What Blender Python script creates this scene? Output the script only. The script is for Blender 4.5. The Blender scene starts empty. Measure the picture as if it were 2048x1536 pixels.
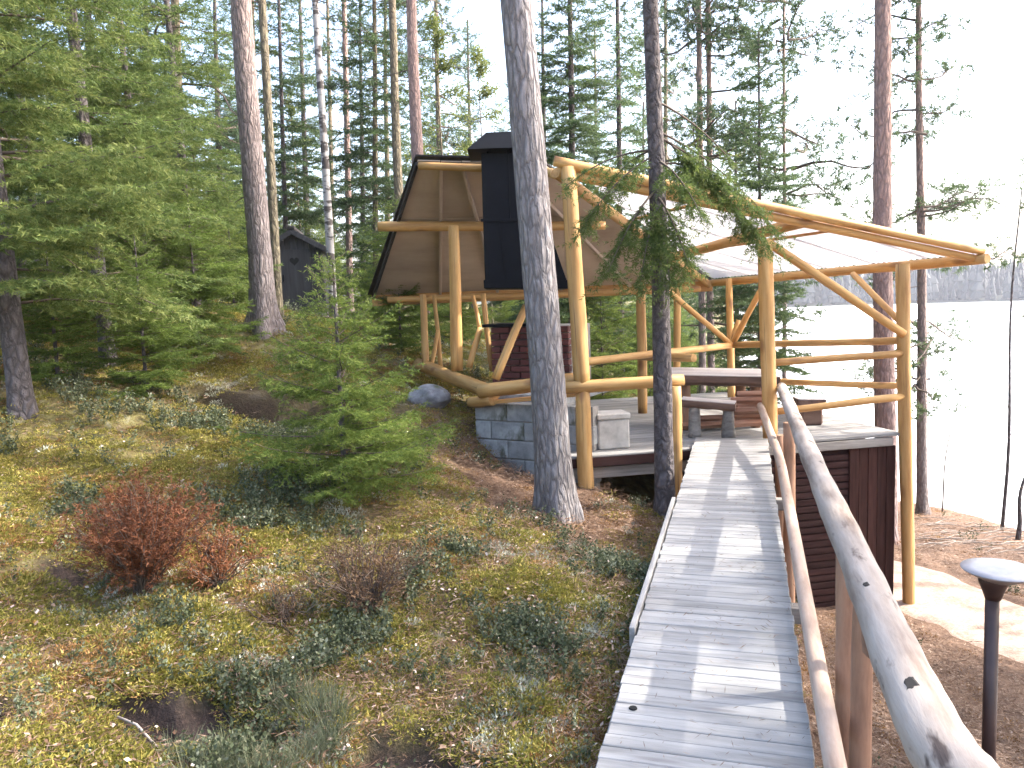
import bpy, bmesh, math, random
import numpy as np
from mathutils import Vector, Matrix, Quaternion

R = math.radians
scene = bpy.context.scene
col = scene.collection

# ------------------------------------------------------------------ camera, sky, sun, exposure
FPX = 1560.0                      # focal length in pixels of the 2048 px wide photograph
PITCH, ROLL, EYE = R(5.95), R(2.0), 1.65
SUN_EL, SUN_AZ = R(41), R(84)     # azimuth clockwise from the view direction (+Y)
c_f = Vector((0, math.cos(PITCH), -math.sin(PITCH)))
_u0 = Vector((0, math.sin(PITCH), math.cos(PITCH))); _r0 = Vector((1, 0, 0))
c_r = math.cos(ROLL) * _r0 - math.sin(ROLL) * _u0
c_u = math.cos(ROLL) * _u0 + math.sin(ROLL) * _r0
cam = bpy.data.cameras.new('camera'); cam.sensor_width = 36; cam.lens = FPX / 2048 * 36
cam.clip_start = .05; cam.clip_end = 3000
cam_o = bpy.data.objects.new('camera', cam); col.objects.link(cam_o)
M = Matrix.Identity(4)
for i, v in enumerate((c_r, c_u, -c_f)):
    for j in range(3): M[j][i] = v[j]
M.translation = (0, 0, EYE)
cam_o.matrix_world = M
scene.camera = cam_o

world = bpy.data.worlds.new('World'); scene.world = world; world.use_nodes = True
wn = world.node_tree.nodes; wl = world.node_tree.links
sky = wn.new('ShaderNodeTexSky'); sky.sky_type = 'NISHITA'; sky.sun_disc = False
sky.sun_elevation = SUN_EL; sky.sun_rotation = SUN_AZ; sky.air_density = 1.0; sky.dust_density = 5.0; sky.ozone_density = 1.0
bg = wn['Background']; bg.inputs['Strength'].default_value = .15
wl.new(sky.outputs['Color'], bg.inputs['Color'])

sun = bpy.data.lights.new('sun', 'SUN'); sun.energy = 2.0; sun.angle = R(.8); sun.color = (1, .94, .85)
sun_o = bpy.data.objects.new('sun', sun); col.objects.link(sun_o)
sd = Vector((math.sin(SUN_AZ) * math.cos(SUN_EL), math.cos(SUN_AZ) * math.cos(SUN_EL), math.sin(SUN_EL)))
sun_o.rotation_mode = 'QUATERNION'; sun_o.rotation_quaternion = sd.to_track_quat('Z', 'Y'); sun_o.location = (6, 0, 20)

vs = scene.view_settings
vs.view_transform = 'Standard'; vs.look = 'None'; vs.gamma = 1; vs.use_curve_mapping = False
vs.exposure = 2.6
cy = scene.cycles
cy.use_denoising = True; cy.max_bounces = 6; cy.diffuse_bounces = 3; cy.transmission_bounces = 4
cy.transparent_max_bounces = 8; cy.volume_bounces = 1; cy.caustics_reflective = False; cy.caustics_refractive = False
cy.sample_clamp_indirect = 6

def P(x, y, Y):
    """the point that the photograph shows at pixel (x, y), Y metres ahead"""
    d = c_r * ((x - 1024) / FPX) + c_u * ((768 - y) / FPX) + c_f
    return Vector((0, 0, EYE)) + d * (Y / d.y)

# ------------------------------------------------------------------ noise
def _hash(ix, iy, s):
    n = (ix.astype(np.int64) * 374761393 + iy.astype(np.int64) * 668265263 + s * 1442695041) & 0x7fffffff
    n = ((n ^ (n >> 13)) * 1274126177) & 0x7fffffff
    return ((n ^ (n >> 16)) & 0xffff) / 65535.0
def vnoise(x, y, s=0):
    x = np.asarray(x, float); y = np.asarray(y, float)
    ix = np.floor(x); iy = np.floor(y); fx = x - ix; fy = y - iy
    fx = fx * fx * (3 - 2 * fx); fy = fy * fy * (3 - 2 * fy)
    a = _hash(ix, iy, s); b = _hash(ix + 1, iy, s); c = _hash(ix, iy + 1, s); d = _hash(ix + 1, iy + 1, s)
    return a + (b - a) * fx + (c - a) * fy + (a - b - c + d) * fx * fy - .5
def fbm(x, y, s=0, o=4):
    t = 0; a = 1
    for k in range(o):
        t = t + a * vnoise(x * 2 ** k, y * 2 ** k, s + k * 17); a *= .5
    return t

# ------------------------------------------------------------------ terrain height
CP = np.array([(0,2.5,-.05),(-.85,2.8,.0),(-1.8,2.8,.08),(-2.4,5,.14),(-3.6,6,.62),(-4.1,6.8,1.05),(-1.3,6.2,.26),(-2,8,.52),
 (-2.9,8.6,.66),(-3.8,8.9,.98),(-.95,8.8,.5),(-3.3,10.5,1.5),(-5,19,1.5),(.4,5.4,-.12),(.38,6.7,-.14),(1.1,7.4,-.30),(.74,7.45,-.08),
 (.1,8.2,-.33),(-.5,8.35,.3),(1.4,7.0,-.30),(.4,3.2,-.05),(.85,4.5,-.08),(1.3,3.2,-.5),(1.7,4.5,-.75),(2.2,6,-1.1),(2.7,7.0,-1.5),(2.9,7.9,-1.72),
 (4.15,8.1,-1.70),(2.1,3.3,-.98),(.9,1.5,-.3),(0,0,-.06),(-2,0,.2),(3.2,5.0,-1.45),(5.4,8.0,-1.72),(4,5.9,-1.6),(5,5,-1.75),(3,3,-1.35),
 (4.9,9.2,-1.8),(9.0,16.3,-2.98),(9.7,14.2,-2.98),(7,12,-2.4),(3.5,12,-1.8),(1.5,12,-.4),(5.5,15,-2.6),(7.5,21,-3.0),(0,15,.6),(-2,12,1.0),
 (-8,10,2.1),(-10,20,2.3),(0,25,.5),(-10,40,2.2),(4,25,-1.2),(9.5,35,-3.1),(14,45,-3.1),(5,40,0),(1.5,9.8,-.5),(12.5,14,-3.6),(14,8,-3.4),
 (10,18,-3.5),(11,9,-2.9),(8,3,-2.3),(-6,4,.9),(-5,-3,.5),(3,-2,-.9),(20,60,-4),(0,70,1.5),(-30,60,3),(-30,10,4),(30,30,-6),(30,0,-5),(0,-20,0)])
def _rbf(n):
    d = np.hypot(CP[:, None, 0] - CP[None, :, 0], CP[:, None, 1] - CP[None, :, 1])
    return np.linalg.solve(d + np.eye(n) * -.02, CP[:, 2])
W_ = _rbf(len(CP))
HOL = (-2.55, 8.35)                                              # dug-out hollow in the slope
SOIL = ((-1.62, 3.08, .20), (-1.28, 3.0, .25), (-.98, 2.92, .15), (-.5, 2.84, .22), (-.18, 2.68, .24), (.08, 2.55, .12), (-2.2, 2.85, .2), (-2.55, 4.3, .2))                             # bare peat patches
def hz(x, y, rough=True):
    x = np.asarray(x, float); y = np.asarray(y, float); sh = x.shape; x = x.ravel(); y = y.ravel()
    d = np.hypot(x[:, None] - CP[None, :, 0], y[:, None] - CP[None, :, 1])
    z = d @ W_
    r = np.hypot(x, y)
    k = np.clip((r - 60) / 60, 0, 1)
    z = z * (1 - k) + k * np.where(x > y * .28, -6., 1.5)
    if rough:
        amp = np.clip(1 - (r - 20) / 60, .2, 1)
        z = z + amp * (.16 * fbm(x * .9, y * .9, 3, 3) + .05 * fbm(x * 4, y * 4, 9, 3)) * np.where(x > .3 * y + .2, .45, 1)
    u = (x - HOL[0]); v = (y - HOL[1]) - .12 * np.sin(u * 3)
    prof = np.clip(1 - (u / 1.05) ** 2, 0, 1) ** .6
    back = 1 / (1 + np.exp((v - .28) * 34)); frnt = np.clip((v + .75) / .9, 0, 1)
    z = z - .75 * prof * back * frnt
    for cx, cy_, r in SOIL:
        z = z - .10 / (1 + np.exp((np.hypot(x - cx, (y - cy_) * 1.2) / r - .85 + .5 * fbm(x * 6, y * 6, 21, 2)) * 12))
    return z.reshape(sh)
def h1(x, y): return float(hz(np.array([x]), np.array([y]))[0])
def edge_l(y): return .23 - .74 * 0 + .30 * (y - 2.5)            # left edge of the footbridge
def litter_mask(x, y):
    """1 = bare needle litter, 0 = moss and dwarf shrubs"""
    n = .5 * fbm(x * 1.1, y * 1.1, 40, 3)
    a = 1 / (1 + np.exp(-(x - (.30 * y - .15) + n * .8) * 6))          # under and right of the bridge
    b = 1 / (1 + np.exp((np.hypot((x - .25) / 1.15, (y - 7.3) / 1.9) - 1 + n * .6) * 6))
    return np.clip(a + b, 0, 1)

# ------------------------------------------------------------------ object helpers
WM = {}
def tag(o, label=None, cat=None, group=None, kind=None):
    if label: o['label'] = label
    if cat: o['category'] = cat
    if group: o['group'] = group
    if kind: o['kind'] = kind
    return o
def empty(name, loc, label, cat, group=None):
    o = bpy.data.objects.new(name, None); col.objects.link(o); o.location = loc
    o.empty_display_size = .1
    WM[o.name] = Matrix.Translation(Vector(loc))
    return tag(o, label, cat, group)
def put(name, me, mat, parent=None, mw=None):
    """link a mesh as one object; mw is its matrix in the world"""
    o = bpy.data.objects.new(name, me); col.objects.link(o)
    if mat is not None and not me.materials: me.materials.append(mat)
    mw = mw or Matrix.Identity(4)
    if parent is not None:
        o.parent = parent; o.matrix_basis = WM[parent.name].inverted() @ mw
    else: o.matrix_basis = mw
    WM[o.name] = mw.copy()
    return o
class MB:
    def __init__(s): s.v = []; s.f = []
    def add(s, vs_, fs):
        n = len(s.v); s.v += [tuple(p) for p in vs_]; s.f += [tuple(i + n for i in f) for f in fs]
    def box(s, c, d, M=None):
        c = Vector(c); x, y, z = (k / 2 for k in d)
        q = [Vector(p) for p in ((-x,-y,-z),(x,-y,-z),(x,y,-z),(-x,y,-z),(-x,-y,z),(x,-y,z),(x,y,z),(-x,y,z))]
        q = [(M @ p if M else p) + c for p in q]
        s.add(q, [(3,2,1,0),(4,5,6,7),(0,1,5,4),(1,2,6,5),(2,3,7,6),(3,0,4,7)])
    def tube(s, pts, rad, n=10, cap=True, twist=0):
        pts = [Vector(p) for p in pts]; m = len(pts)
        t0 = (pts[1] - pts[0]).normalized()
        a = t0.orthogonal().normalized(); rings = []
        base = len(s.v)
        for i, p in enumerate(pts):
            t = (pts[min(i + 1, m - 1)] - pts[max(i - 1, 0)]).normalized()
            a = (a - t * a.dot(t)).normalized(); b = t.cross(a)
            r = rad[i] if hasattr(rad, '__len__') else rad
            for k in range(n):
                an = 2 * math.pi * k / n
                s.v.append(tuple(p + (a * math.cos(an) + b * math.sin(an)) * r))
        for i in range(m - 1):
            for k in range(n):
                k2 = (k + 1) % n
                s.f.append((base + i * n + k, base + i * n + k2, base + (i + 1) * n + k2, base + (i + 1) * n + k))
        if cap:
            s.f.append(tuple(base + k for k in reversed(range(n)))); s.f.append(tuple(base + (m - 1) * n + k for k in range(n)))
    def mesh(s, name, smooth=False):
        me = bpy.data.meshes.new(name); me.from_pydata(s.v, [], s.f); me.update()
        if smooth:
            me.polygons.foreach_set('use_smooth', [len(p.vertices) == 4 for p in me.polygons])
        return me
def np_mesh(name, V, T, attrs=None):
    """mesh from numpy verts (n,3) and triangles or quads (m,k)"""
    me = bpy.data.meshes.new(name); k = T.shape[1]
    me.vertices.add(len(V)); me.vertices.foreach_set('co', V.astype(np.float32).ravel())
    me.loops.add(T.size); me.loops.foreach_set('vertex_index', T.astype(np.int32).ravel())
    me.polygons.add(len(T)); me.polygons.foreach_set('loop_start', np.arange(0, T.size, k, dtype=np.int32))
    me.update(calc_edges=True)
    for n, a in (attrs or {}).items():
        at = me.attributes.new(n, 'FLOAT', 'POINT'); at.data.foreach_set('value', a.astype(np.float32))
    return me
def frame(p0, p1):
    p0, p1 = Vector(p0), Vector(p1); d = p1 - p0
    return Matrix.Translation(p0) @ d.to_track_quat('Z', 'Y').to_matrix().to_4x4(), d.length
rnd = random.Random(11)
def log(name, p0, p1, r0, r1, mat, parent, bend=.004, n=12, label=None):
    """a round log from p0 to p1: a little crooked, not quite round"""
    Mx, L = frame(p0, p1); m = max(6, int(L / .16)); mb = MB()
    ph = [rnd.uniform(0, 6.28) for _ in range(4)]; q = rnd.uniform(.5, 1.2)
    for i in range(m + 1):
        t = i / m; w = math.sin(t * math.pi)
        cx = bend * w * math.sin(ph[0] + t * 3 * q); cy_ = bend * w * math.cos(ph[1] + t * 4 * q)
        r = r0 + (r1 - r0) * t
        for k in range(n):
            a = 2 * math.pi * k / n
            rr = r * (1 + .05 * math.sin(a * 2 + ph[2] + t * 2) + .035 * math.sin(a * 3 + ph[3] + t * 9) + .03 * rnd.uniform(-1, 1))
            if i in (0, m): rr *= .95
            mb.v.append((cx + rr * math.cos(a), cy_ + rr * math.sin(a), t * L))
    for i in range(m):
        for k in range(n):
            k2 = (k + 1) % n; mb.f.append((i * n + k, i * n + k2, (i + 1) * n + k2, (i + 1) * n + k))
    mb.f.append(tuple(reversed(range(n)))); mb.f.append(tuple(m * n + k for k in range(n)))
    o = put(name, mb.mesh(name, True), mat, parent, Mx)
    if label: o['label'] = label
    return o
def beam(name, p0, p1, w, h, mat, parent, up=(0, 0, 1), over=0):
    """a sawn beam of section w x h (h along up) from p0 to p1"""
    p0, p1 = Vector(p0), Vector(p1); d = (p1 - p0).normalized(); L = (p1 - p0).length + 2 * over
    s = d.cross(Vector(up)).normalized(); u = s.cross(d)
    Mx = Matrix(((d.x, s.x, u.x, 0), (d.y, s.y, u.y, 0), (d.z, s.z, u.z, 0), (0, 0, 0, 1)))
    Mx.translation = (p0 + p1) / 2
    return put(name, bevel_box(L, w, h), mat, parent, Mx)
def bevel_box(x, y, z, b=.004):
    bm = bmesh.new(); bmesh.ops.create_cube(bm, size=1)
    for v in bm.verts: v.co = Vector((v.co.x * x, v.co.y * y, v.co.z * z))
    b = min(b, x * .2, y * .2, z * .2)
    bmesh.ops.bevel(bm, geom=bm.edges[:], offset=b, segments=1, affect='EDGES')
    me = bpy.data.meshes.new('board'); bm.to_mesh(me); bm.free(); return me

# ------------------------------------------------------------------ materials
def newmat(name):
    m = bpy.data.materials.new(name); m.use_nodes = True
    return m, m.node_tree.nodes, m.node_tree.links, m.node_tree.nodes['Principled BSDF']
def ramp(n, stops):
    r = n.new('ShaderNodeValToRGB'); e = r.color_ramp.elements
    while len(e) < len(stops): e.new(.5)
    for i, (p, c) in enumerate(stops): e[i].position = p; e[i].color = (*c, 1)
    return r
def mixc(n, l, fac, a, b, mode='MIX'):
    m = n.new('ShaderNodeMix'); m.data_type = 'RGBA'; m.blend_type = mode
    for s, v in ((m.inputs[0], fac), (m.inputs[6], a), (m.inputs[7], b)):
        if hasattr(v, 'is_linked') or hasattr(v, 'links'): l.new(v, s)
        elif isinstance(v, (int, float)): s.default_value = v
        else: s.default_value = (*v, 1)
    return m.outputs[2]
def coords(n, l, scale, kind='Object', rand=True):
    t = n.new('ShaderNodeTexCoord'); mp = n.new('ShaderNodeMapping'); mp.inputs['Scale'].default_value = scale
    l.new(t.outputs[kind], mp.inputs['Vector'])
    if rand:
        oi = n.new('ShaderNodeObjectInfo'); m = n.new('ShaderNodeMath'); m.operation = 'MULTIPLY'; m.inputs[1].default_value = 57.3
        l.new(oi.outputs['Random'], m.inputs[0]); l.new(m.outputs[0], mp.inputs['Location'])
    return mp.outputs[0]
def noise(n, l, vec, scale=1, detail=5, rough=.6):
    t = n.new('ShaderNodeTexNoise'); t.inputs['Scale'].default_value = scale; t.inputs['Detail'].default_value = detail; t.inputs['Roughness'].default_value = rough
    if vec is not None: l.new(vec, t.inputs['Vector'])
    return t.outputs['Fac']
def bump(n, l, h, b, strength=.4, dist=.01):
    k = n.new('ShaderNodeBump'); k.inputs['Strength'].default_value = strength; k.inputs['Distance'].default_value = dist
    l.new(h, k.inputs['Height']); l.new(k.outputs[0], b.inputs['Normal'])
def wood(name, dark, mid, light, scale, var=.25, rough=.7, knots=None, spots=None, bstr=.3):
    """grain along the axis with the small scale; each piece its own tone"""
    m, n, l, b = newmat(name)
    v = coords(n, l, scale)
    g = noise(n, l, v, 1, 6, .65); v2 = coords(n, l, tuple(s * .18 for s in scale)); g2 = noise(n, l, v2, 1, 3)
    r = ramp(n, [(.3, dark), (.5, mid), (.72, light)]); l.new(g, r.inputs[0])
    r2 = ramp(n, [(.3, (.62, .62, .62)), (.7, (1.2, 1.2, 1.2))]); l.new(g2, r2.inputs[0])
    c = mixc(n, l, .8, r.outputs[0], r2.outputs[0], 'MULTIPLY')
    oi = n.new('ShaderNodeObjectInfo'); rv = ramp(n, [(0, (1 - var,) * 3), (1, (1 + var * .6,) * 3)]); l.new(oi.outputs['Random'], rv.inputs[0])
    c = mixc(n, l, 1., c, rv.outputs[0], 'MULTIPLY')
    if knots:
        vo = n.new('ShaderNodeTexVoronoi'); vo.inputs['Scale'].default_value = knots[0]; vo.inputs['Randomness'].default_value = 1
        sv = coords(n, l, knots[2] if len(knots) > 2 else (1, 1, .45)); l.new(sv, vo.inputs['Vector'])
        kr = ramp(n, [(.0, (1, 1, 1)), (.12, (.6,) * 3), (.21, (0, 0, 0))]); l.new(vo.outputs['Distance'], kr.inputs[0])
        c = mixc(n, l, kr.outputs[0], c, knots[1])
    if spots:
        s = noise(n, l, coords(n, l, spots[0]), 1, 4, .55); sr = ramp(n, [(spots[2], (0, 0, 0)), (spots[2] + .1, (1, 1, 1))]); l.new(s, sr.inputs[0])
        c = mixc(n, l, sr.outputs[0], c, spots[1])
    l.new(c, b.inputs['Base Color']); b.inputs['Roughness'].default_value = rough
    bump(n, l, g, b, bstr, .006)
    return m
M_log = wood('peeled_log', (.38, .185, .055), (.56, .315, .105), (.65, .41, .17), (14, 14, 1.6), .16, .6, knots=(4.2, (.20, .085, .03)), spots=((42, 42, .8), (.17, .085, .04), .615))
M_logx = wood('sawn_pine', (.33, .14, .04), (.50, .25, .075), (.60, .34, .13), (1.6, 14, 14), .2, .6)
M_plank = wood('weathered_plank', (.205, .20, .192), (.285, .280, .272), (.345, .340, .332), (3, 30, 30), .06, .8, knots=(2.2, (.16, .15, .15), (.8, 6, 6)))
M_rail = wood('barked_aspen', (.16, .105, .075), (.37, .31, .265), (.48, .43, .39), (10, 10, 1.3), .05, .9, spots=((17, 17, 5), (.085, .06, .05), .605), bstr=1.)
M_post = wood('barky_post', (.17, .085, .05), (.33, .18, .11), (.42, .26, .17), (11, 11, 1.8), .25, .85, bstr=.7)
M_kerb = wood('kerb_pole', (.25, .16, .115), (.42, .31, .24), (.52, .41, .34), (12, 12, 2), .1, .75, spots=((16, 16, 5), (.14, .08, .06), .68))
M_brown = wood('brown_stained_board', (.024, .010, .0095), (.044, .019, .0175), (.064, .030, .027), (2, 26, 26), .25, .85)
M_brownv = wood('brown_stained_upright', (.034, .0125, .010), (.056, .0225, .018), (.078, .034, .027), (26, 26, 2), .25, .85)
M_ply = wood('underlay_board', (.46, .36, .29), (.55, .44, .36), (.61, .50, .42), (1.2, 1.2, 6), .28, .75, bstr=.08)
M_felt = wood('roof_felt', (.02, .018, .018), (.03, .027, .026), (.045, .04, .038), (20, 20, 20), .1, .95)
M_dark = wood('tarred_board', (.013, .013, .016), (.024, .024, .028), (.038, .038, .044), (22, 22, 1.5), .3, .7)
M_grey = wood('grey_board', (.16, .14, .125), (.27, .25, .23), (.36, .34, .31), (2, 26, 26), .25, .85)
M_slab = wood('slab_top', (.42, .36, .33), (.58, .52, .49), (.68, .63, .6), (2, 18, 18), .1, .55)
M_slabe = wood('bark_edge', (.09, .05, .035), (.17, .10, .075), (.25, .16, .12), (2, 14, 14), .3, .85, bstr=.8)
M_split = wood('split_wood', (.17, .075, .045), (.33, .16, .10), (.46, .27, .18), (2, 20, 20), .4, .8, bstr=.6)
def plain(name, c, rough=.6, metal=0, nz=None, var=0):
    m, n, l, b = newmat(name)
    b.inputs['Roughness'].default_value = rough; b.inputs['Metallic'].default_value = metal
    g = noise(n, l, coords(n, l, nz or (9, 9, 9)), 1, 6)
    r = ramp(n, [(.3, tuple(k * .72 for k in c)), (.7, tuple(min(1, k * 1.2) for k in c))]); l.new(g, r.inputs[0])
    cc = r.outputs[0]
    if var:
        oi = n.new('ShaderNodeObjectInfo'); rv = ramp(n, [(0, (1 - var,) * 3), (1, (1 + var * .6,) * 3)]); l.new(oi.outputs['Random'], rv.inputs[0])
        cc = mixc(n, l, 1., cc, rv.outputs[0], 'MULTIPLY')
    l.new(cc, b.inputs['Base Color']); bump(n, l, g, b, .25, .004)
    return m
M_iron = plain('black_sheet_steel', (.004, .005, .008), .55); M_iron.node_tree.nodes['Principled BSDF'].inputs['Specular IOR Level'].default_value = .12
M_lampbrown = plain('brown_lamp_paint', (.045, .022, .018), .45)
M_lampdisc = plain('pale_lamp_disc', (.34, .325, .34), .35)
M_foam = plain('white_foam', (.50, .485, .46), .8)
M_conc = wood('concrete_block', (.21, .215, .22), (.32, .33, .335), (.41, .42, .425), (9, 9, 9), .18, .95, spots=((5, 5, 3), (.12, .125, .10), .58), bstr=.6)
M_mortar = plain('mortar', (.26, .25, .24), .95)
M_brick = plain('dark_red_brick', (.12, .035, .03), .85, 0, (12, 12, 12), .4)
M_black = plain('black_void', (.004, .004, .004), .95)
for m_ in (M_brown, M_brownv): m_.node_tree.nodes['Principled BSDF'].inputs['Specular IOR Level'].default_value = .2
M_rock = wood('grey_rock', (.10, .10, .11), (.19, .19, .205), (.30, .30, .315), (9, 9, 14), .05, .95, spots=((7, 7, 7), (.10, .11, .06), .56), bstr=.9)
M_cone = plain('dark_cone', (.02, .016, .014), .9)
def foliage(name, a, b_, trans=.35, tipc=None):
    m, n, l, b = newmat(name)
    at = n.new('ShaderNodeAttribute'); at.attribute_name = 'tone'
    oi = n.new('ShaderNodeObjectInfo')
    ad = n.new('ShaderNodeMath'); ad.operation = 'MULTIPLY_ADD'; ad.inputs[1].default_value = .35; l.new(oi.outputs['Random'], ad.inputs[0])
    sc = n.new('ShaderNodeMath'); sc.operation = 'MULTIPLY_ADD'; sc.inputs[1].default_value = .75; sc.inputs[2].default_value = 0
    l.new(at.outputs['Fac'], sc.inputs[0]); l.new(sc.outputs[0], ad.inputs[2])
    st = [(0, a), (.65, b_)] + ([(1, tipc)] if tipc else [])
    r = ramp(n, st); l.new(ad.outputs[0], r.inputs[0])
    l.new(r.outputs[0], b.inputs['Base Color']); b.inputs['Roughness'].default_value = .6; b.inputs['Specular IOR Level'].default_value = .25
    tr = n.new('ShaderNodeBsdfTranslucent'); l.new(r.outputs[0], tr.inputs['Color'])
    mx = n.new('ShaderNodeMixShader'); mx.inputs[0].default_value = trans
    l.new(b.outputs[0], mx.inputs[1]); l.new(tr.outputs[0], mx.inputs[2]); l.new(mx.outputs[0], n['Material Output'].inputs['Surface'])
    return m
M_spruce = foliage('spruce_needles', (.045, .075, .024), (.105, .155, .042), .45, (.20, .235, .07))
M_spruce2 = foliage('young_spruce_needles', (.070, .115, .026), (.135, .195, .042), .48, (.21, .26, .06))
M_spruced = foliage('dark_spruce_needles', (.045, .075, .034), (.085, .13, .055), .42, (.10, .15, .06))
M_pinen = foliage('pine_needles', (.040, .068, .034), (.075, .115, .055), .38, (.12, .16, .07))
M_fresh = foliage('fresh_leaves', (.09, .12, .03), (.16, .19, .05), .5, (.22, .24, .08))
M_dead = foliage('dead_twigs', (.07, .025, .011), (.155, .055, .023), .15, (.24, .10, .045))
M_deadb = foliage('brown_twigs', (.06, .035, .022), (.12, .07, .04), .15, (.2, .13, .07))
M_moss = foliage('moss', (.095, .11, .022), (.25, .225, .042), .3, (.46, .37, .11))
M_mossb = foliage('brown_moss', (.13, .06, .025), (.29, .155, .05), .25, (.44, .28, .12))
M_berry = foliage('lingonberry_leaves', (.038, .052, .026), (.088, .105, .052), .25, (.20, .215, .15))
M_lich = foliage('lichen', (.30, .32, .24), (.44, .45, .36), .15, (.56, .56, .48))
M_litt = foliage('dry_litter', (.075, .04, .024), (.17, .10, .062), .15, (.36, .26, .19))
M_dry = foliage('pale_dry_leaf', (.40, .30, .24), (.60, .49, .42), .2, (.72, .62, .55))
M_grass = foliage('grey_grass', (.08, .10, .06), (.15, .17, .10), .3, (.25, .25, .16))
def bark(name, low, high, zlo, zhi, crack, scale=(7, 7, 1.6), white=False):
    m, n, l, b = newmat(name)
    v = coords(n, l, scale)
    dn = noise(n, l, coords(n, l, tuple(s * 1.3 for s in scale)), 1, 4)
    mv = n.new('ShaderNodeVectorMath'); mv.operation = 'MULTIPLY_ADD'; mv.inputs[1].default_value = (.9, .9, .9)
    cb = n.new('ShaderNodeCombineXYZ')
    for i in range(3): l.new(dn, cb.inputs[i])
    l.new(cb.outputs[0], mv.inputs[0]); l.new(v, mv.inputs[2])
    vo = n.new('ShaderNodeTexVoronoi'); vo.feature = 'DISTANCE_TO_EDGE'; l.new(mv.outputs[0], vo.inputs['Vector']); vo.inputs['Scale'].default_value = 1.6
    g = noise(n, l, coords(n, l, tuple(s * 4 for s in scale)), 1, 6, .7)
    t = n.new('ShaderNodeTexCoord'); sx = n.new('ShaderNodeSeparateXYZ'); l.new(t.outputs['Object'], sx.inputs[0])
    mr = n.new('ShaderNodeMapRange'); mr.inputs[1].default_value = zlo; mr.inputs[2].default_value = zhi; l.new(sx.outputs[2], mr.inputs[0])
    ca = mixc(n, l, mr.outputs[0], low, high)
    gr = ramp(n, [(.3, (.55,) * 3), (.7, (1.3,) * 3)]); l.new(g, gr.inputs[0])
    c = mixc(n, l, 1., ca, gr.outputs[0], 'MULTIPLY')
    cr = ramp(n, [(.0, (1, 1, 1)), (.20, (0, 0, 0))]); l.new(vo.outputs['Distance'], cr.inputs[0])
    cf = n.new('ShaderNodeMath'); cf.operation = 'MULTIPLY'; l.new(cr.outputs[0], cf.inputs[0]); cf.inputs[1].default_value = .75
    c = mixc(n, l, cf.outputs[0], c, crack)
    if white:
        w = noise(n, l, coords(n, l, (4, 4, 9)), 1, 4, .6); wr = ramp(n, [(.47, (0, 0, 0)), (.56, (1, 1, 1))]); l.new(w, wr.inputs[0])
        c = mixc(n, l, wr.outputs[0], ca, crack)
    l.new(c, b.inputs['Base Color']); b.inputs['Roughness'].default_value = .9
    ad = n.new('ShaderNodeMath'); ad.operation = 'ADD'; hr = ramp(n, [(0, (0, 0, 0)), (.3, (1, 1, 1))]); l.new(vo.outputs['Distance'], hr.inputs[0])
    gm = n.new('ShaderNodeMath'); gm.operation = 'MULTIPLY'; gm.inputs[1].default_value = .5; l.new(g, gm.inputs[0])
    l.new(hr.outputs[0], ad.inputs[0]); l.new(gm.outputs[0], ad.inputs[1])
    bump(n, l, ad.outputs[0], b, .9 if not white else .2, .02)
    return m
M_bark = bark('grey_pine_bark', (.25, .235, .24), (.27, .245, .25), 1.5, 5, (.10, .088, .088), (13, 13, 3.0))
M_barko = bark('orange_pine_bark', (.23, .20, .20), (.34, .235, .20), 1, 6, (.12, .095, .09), (13, 13, 3.4))
M_barkp = bark('pink_pine_bark', (.26, .195, .19), (.36, .235, .20), .5, 6, (.16, .11, .10), (11, 11, 3))
M_barkd = bark('dark_spruce_bark', (.115, .10, .105), (.13, .105, .10), 1, 6, (.04, .033, .033), (9, 9, 5))
M_barkg = bark('olive_bark', (.15, .13, .085), (.21, .165, .105), 1, 8, (.07, .055, .04), (9, 9, 3))
M_birch = bark('birch_bark', (.27, .26, .255), (.32, .305, .30), 1, 6, (.05, .042, .04), white=True)
M_twig = plain('twig_wood', (.10, .075, .06), .9)
M_stick = plain('pale_stick', (.34, .29, .25), .9)

# ground: litter, moss and bare soil, zone attributes baked on the sheet
def ground_mat():
    m, n, l, b = newmat('forest_floor')
    t = n.new('ShaderNodeTexCoord')
    def nz(s, d=5, r=.6):
        x = n.new('ShaderNodeTexNoise'); x.inputs['Scale'].default_value = s; x.inputs['Detail'].default_value = d; x.inputs['Roughness'].default_value = r
        l.new(t.outputs['Object'], x.inputs['Vector']); return x.outputs['Fac']
    a = nz(2.2); f = nz(38, 4, .75); k = nz(9, 4)
    moss = ramp(n, [(.32, (.045, .05, .016)), (.46, (.11, .085, .03)), (.56, (.14, .12, .035)), (.68, (.20, .185, .12))]); l.new(k, moss.inputs[0])
    lit = ramp(n, [(.3, (.075, .043, .028)), (.5, (.155, .094, .062)), (.68, (.27, .19, .14))]); l.new(f, lit.inputs[0])
    lit2 = ramp(n, [(.35, (.7, .62, .55)), (.65, (1.15, 1.1, 1.05))]); l.new(a, lit2.inputs[0])
    litc = mixc(n, l, 1., lit.outputs[0], lit2.outputs[0], 'MULTIPLY')
    at = n.new('ShaderNodeAttribute'); at.attribute_name = 'litter'
    c = mixc(n, l, at.outputs['Fac'], moss.outputs[0], litc)
    at2 = n.new('ShaderNodeAttribute'); at2.attribute_name = 'soil'
    soil = ramp(n, [(.3, (.014, .009, .008)), (.6, (.042, .025, .021)), (.8, (.10, .068, .056))]); l.new(f, soil.inputs[0])
    c = mixc(n, l, at2.outputs['Fac'], c, soil.outputs[0])
    l.new(c, b.inputs['Base Color']); b.inputs['Roughness'].default_value = .95
    bump(n, l, f, b, .8, .03)
    return m
M_ground = ground_mat()

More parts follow.
